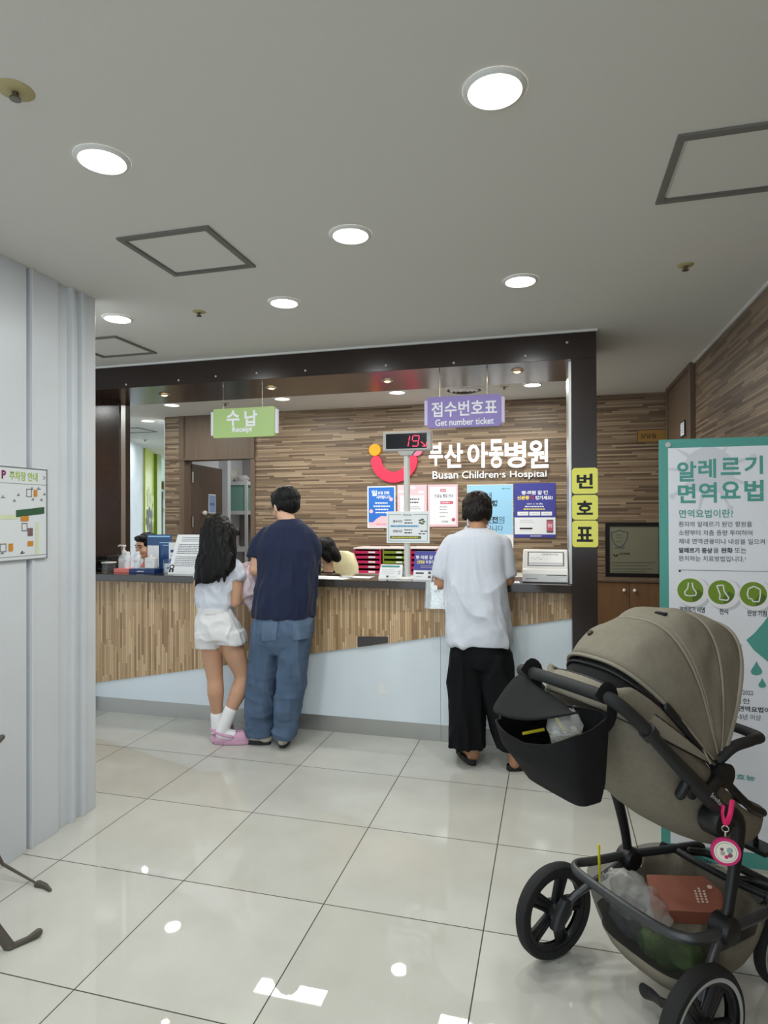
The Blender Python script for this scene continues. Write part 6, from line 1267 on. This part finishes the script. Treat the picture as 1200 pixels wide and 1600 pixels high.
m = MB(); m.tube([(.205, .03, .745), (.195, .02, .715)], .014, n=10, round_ends=True); m.tube([(.205, .055, .73), (.19, .075, .70)], .012, n=10, round_ends=True); m.build('fold_button', M_blkm, sr, local=True)
def W3(*p): return SM @ Vector(p)
# organizer bag hung on the handlebar
og = thing('organizer_bag', 'black stroller organizer bag with lifted flap hanging from the handlebar', 'bag', W3(0, -.29, .72), SA); P0 = PW[og.name]
def to_og(mb_, name, m_, parent=None, **k):
    mb_.v = [SM @ v for v in mb_.v]; return mb_.build(name, m_, parent or og, **k)
def sect(z, u0, u1, v0, v1, n=40, p=5): return ring(((u0+u1)/2, (v0+v1)/2, z), (u1-u0)/2, (v1-v0)/2, n, p)
m = MB(); outr = [sect(.715, -.045, .125, -.275, -.205), sect(.725, -.075, .145, -.29, -.20), sect(.78, -.105, .165, -.325, -.20), sect(.85, -.125, .18, -.355, -.20), sect(.905, -.135, .185, -.37, -.205)]
for r_ in outr[3:]:
    for p in r_: p.z += .05*(p.x-.02)/.3+max(0, (p.y+.30))*.35-(.042*max(0, 1-((p.x-.04)/.15)**2) if p.y < -.30 else 0)
inn = [[p+Vector((-.004 if p.x > .02 else .004, .004 if p.y < -.28 else -.004, 0)) for p in r_] for r_ in reversed(outr[1:])]; inn[-1] = [p+Vector((0, 0, .006)) for p in inn[-1]]
m.loft(outr+inn); to_og(m, 'pouch', M_bag, bevel=0)
m = MB(); FL = [[(-.19, -.245, .985), (-.10, -.262, .992), (.02, -.268, .996), (.13, -.262, 1.000)], [(-.195, -.30, .965), (-.10, -.315, .972), (.02, -.315, .972), (.15, -.285, .985)], [(-.20, -.345, .938), (-.11, -.365, .945), (.02, -.36, .950), (.165, -.30, .972)], [(-.205, -.375, .916), (-.12, -.40, .915), (.0, -.395, .925), (.17, -.31, .965)]]
FL = [[(-.165, -.235, .985), (-.12, -.25, .998), (-.06, -.262, .985), (.0, -.262, .972), (.06, -.258, .962)], [(-.19, -.255, .945), (-.13, -.285, .957), (-.05, -.30, .960), (.03, -.30, .958), (.10, -.285, .958)], [(-.215, -.265, .905), (-.15, -.305, .915), (-.06, -.335, .932), (.04, -.335, .945), (.14, -.305, .962)], [(-.24, -.27, .868), (-.17, -.315, .880), (-.06, -.36, .905), (.05, -.365, .925), (.19, -.31, .985)]]
for r_ in FL: m.v += [Vector(p) for p in r_]
for i in range(3):
    for j in range(4): m.f.append((i*5+j, i*5+j+1, (i+1)*5+j+1, (i+1)*5+j)); m.m.append(0)
fo = to_og(m, 'flap', M_bag, sub=2); so = fo.modifiers.new('thick', 'SOLIDIFY'); so.thickness = .005
m = MB(); m.tube([(-.125, -.322, .890), (-.11, -.345, .893)], .007, n=8, flat=.4); to_og(m, 'pull_tab', M_dgrey)
for u, v, z in ((-.10, -.238, 1.008), (.17, -.225, 1.0)):
    m = MB(); hz = [(u, v-.024, z), (u, v, z+.023), (u, v+.024, z), (u, v+.012, z-.06), (u, v-.03, z-.075)]; m.tube(hz, .02, n=8, smooth=4, flat=.14); to_og(m, 'hook_strap', M_bag)
# iced drink in the organizer
Cc = W3(.085, -.262, .772); ax_ = (SM.to_3x3() @ Vector((-.02, -.14, .98))).normalized(); cup = thing('iced_drink', 'clear plastic cup with domed lid and yellow straw in the organizer bag', 'drink', Cc); M_cup = mat('clear_cup', (240, 242, 240), .05, alpha=.28, spec=.8); M_dr = mat('pale_coffee_ice', (176, 166, 132), .3, var=.35, vscale=60)
m = MB(); m.lathe([(.030, 0), (.044, .135), (.046, .137), (.044, .140), (.0438, .135), (.0298, .003)], Cc, ax_, 36); m.build('cup', M_cup, cup)
m = MB(); m.lathe([(0, .004), (.0285, .004), (.0405, .118), (0, .118)], Cc, ax_, 32); m.build('drink', M_dr, cup)
m = MB(); m.lathe([(.047, .136), (.048, .144), (.045, .147), (.041, .168), (.030, .182), (.012, .188)], Cc, ax_, 36, cap=False); m.build('dome_lid', M_cup, cup)
random.seed(3); m = MB()
for k in range(9): m.ball(Cc+ax_*(.122+.010*random.random())+Vector((random.uniform(-.026, .026), random.uniform(-.026, .026), 0)), random.uniform(.008, .012), n=6)
m.build('ice', mat('ice_cubes', (206, 208, 200), .1, alpha=.75), cup)
m = MB(); sd_ = ax_.orthogonal().normalized(); m.tube([Cc+ax_*.09+_R*.016, Cc+ax_*.166-_R*.020], .0042, n=8); m.build('straw', mat('yellow_straw', (220, 206, 40), .4), cup)
m = MB(); c = W3(-.02, -.30, .865); m.tube([c+_R*-.03, c+_R*.03+PZ*.012], .0045, n=8); tag(m.build('drinking_straw', mat('yellow_straw', (220, 206, 40), .4)), 'yellow drinking straw lying under the flap of the organizer bag', 'straw')
# charm on the push arm
ch_ = thing('bag_charm', 'round pink and white charm hanging by a pink strap from the push arm', 'charm', W3(.265, .106, .54)); M_pk = mat('charm_pink', (206, 42, 112), .45); M_pk2 = mat('strap_pink', (226, 44, 110), .5); toC = (CAM-W3(.265, .106, .575)); toC.z = 0; toC.normalize(); xr = Vector((-toC.y, toC.x, 0)); pc = W3(.266, .106, .575)
m = MB(); 
hp = W3(.252, .139, .670); m.tube([hp+xr*.010+PZ*.03, hp+xr*.004-PZ*.012, pc+PZ*.072, hp-xr*.014-PZ*.01, hp-xr*.012+PZ*.012], .0065, n=8, smooth=3, flat=.35); m.build('strap', M_pk2, ch_)
m = MB(); q = pc+PZ*.060; m.tube([q+xr*.008*math.cos(t)+PZ*.008*math.sin(t) for t in [k*math.pi/8 for k in range(16)]], .0017, n=6, closed=True); m.tube([q-PZ*.008, q-PZ*.020], .0025, n=6); m.build('ring', M_metal, ch_)
nrm = (toC+xr*.25).normalized(); xd_ = Vector((-nrm.y, nrm.x, 0))
tl = Matrix.Rotation(.0, 3, 'Z'); yd_ = PZ
m = MB(); 
for sc_, off, mi in ((1, 0, 0), (.80, .0042, 1), (.70, .0046, 2), (.655, .0049, 1)):
    pts = [pc+xd_*(.036*sc_*math.cos(2*math.pi*k/48))*(1+.02*math.cos(2*math.pi*k*6))+yd_*(.036*sc_*math.sin(2*math.pi*k/48)) for k in range(48)]
    if off == 0: m.prism([p-nrm*.004 for p in pts], nrm*.008, 0)
    else: m.poly([p+nrm*off for p in pts], mi)
for dx, dy, r_, mi in ((-.010, .007, .0045, 3), (-.008, -.003, .006, 4), (.009, .006, .008, 5), (.010, -.007, .006, 3), (.001, -.012, .005, 0)): m.disc(pc+nrm*.0052+xd_*dx+yd_*dy, r_, xd_, yd_, mi, 14)
m.build('medallion', [M_pk, mat('charm_cream', (232, 228, 214), .45), mat('charm_ring_grey', (176, 176, 168), .45), mat('charm_plum', (138, 78, 104), .5), mat('charm_grey', (168, 168, 160), .5), mat('charm_mint', (150, 176, 172), .5)], ch_, smooth=False)
# contents of the basket
def bagmesh(pts, rs, seed, amp=.012, vox=.006):
    m = MB(); limb(m, pts, rs, 4, 16); me = remesh(m, vox, 3); ff = folds(amp, 16, 16, 16, seed, .002); wrinkle(me, ff); v = [x.co.copy() for x in me.vertices]; f = [tuple(p.vertices) for p in me.polygons]; bpy.data.meshes.remove(me); return v, f
bx = thing('paper_box', 'reddish brown paper box with white print leaning in the stroller basket', 'box', W3(.10, .17, .22)); M_kraft = mat('terracotta_card', (152, 92, 74), .6, var=.05, vscale=20)
o = W3(.045, .10, .300); ex = (SM.to_3x3() @ Vector((.62, .70, .10))).normalized(); ey = (SM.to_3x3() @ Vector((-.70, .60, .30))).normalized(); ez = ex.cross(ey).normalized(); ey = ez.cross(ex)
m = MB(); PP = [(0, 0), (.175, 0), (.20, .03), (.20, .075), (.165, .125), (0, .125)]; m.prism([o+ex*x+ey*y-ez*.05 for x, y in PP], ez*.05); m.build('carton', M_kraft, bx, smooth=False, bevel=.002)
m = MB()
for k, (x, w) in enumerate(((.125, .045), (.137, .06), (.149, .05))): 
    for j in range(int(w/.009)): y = .03+j*.009; q = o+ez*.0006; m.poly([q+ex*x+ey*y, q+ex*(x+.006)+ey*y, q+ex*(x+.006)+ey*(y+.006), q+ex*x+ey*(y+.006)])
q = o+ez*.0006; m.disc(q+ex*.172+ey*.085, .007, ex, ey, 0, 12); m.build('print', mat('cream_print', (228, 210, 196), .5), bx, smooth=False)
v, f = bagmesh([W3(-.12, .12, .275), W3(-.06, .11, .29), W3(.0, .10, .295), W3(.07, .09, .285)], [.045, .058, .055, .03], 5)
tag(place_mesh(v, f, None, 'plastic_bag', mat('film_clear', (224, 224, 220), .12, alpha=.27, spec=.9), angle=180), 'crumpled clear plastic bag wrapped round the brown box in the basket', 'bag')
v, f = bagmesh([W3(-.09, .13, .21), W3(-.05, .135, .20), W3(.0, .13, .20)], [.05, .055, .05], 8, .006)
tag(place_mesh(v, f, None, 'cloth_pouch', mat('grey_pouch', (104, 104, 106), .8), angle=180), 'grey crumpled pouch showing through the mesh of the stroller basket', 'pouch')
v, f = bagmesh([W3(.04, .115, .20), W3(.09, .12, .205), W3(.14, .13, .21)], [.05, .055, .04], 9, .006)
tag(place_mesh(v, f, None, 'snack_pack', mat('green_white_pack', (120, 150, 92), .35, var=.5, vscale=14), angle=180), 'green and white snack pack low in the stroller basket', 'packet')
m = MB(); m.tube([W3(-.165, .10, .24), W3(-.160, .09, .40)], .0042, n=8); tag(m.build('drinking_straw', mat('yellow_straw', (220, 206, 40), .4)), 'yellow straw sticking up at the left side of the stroller basket', 'straw')
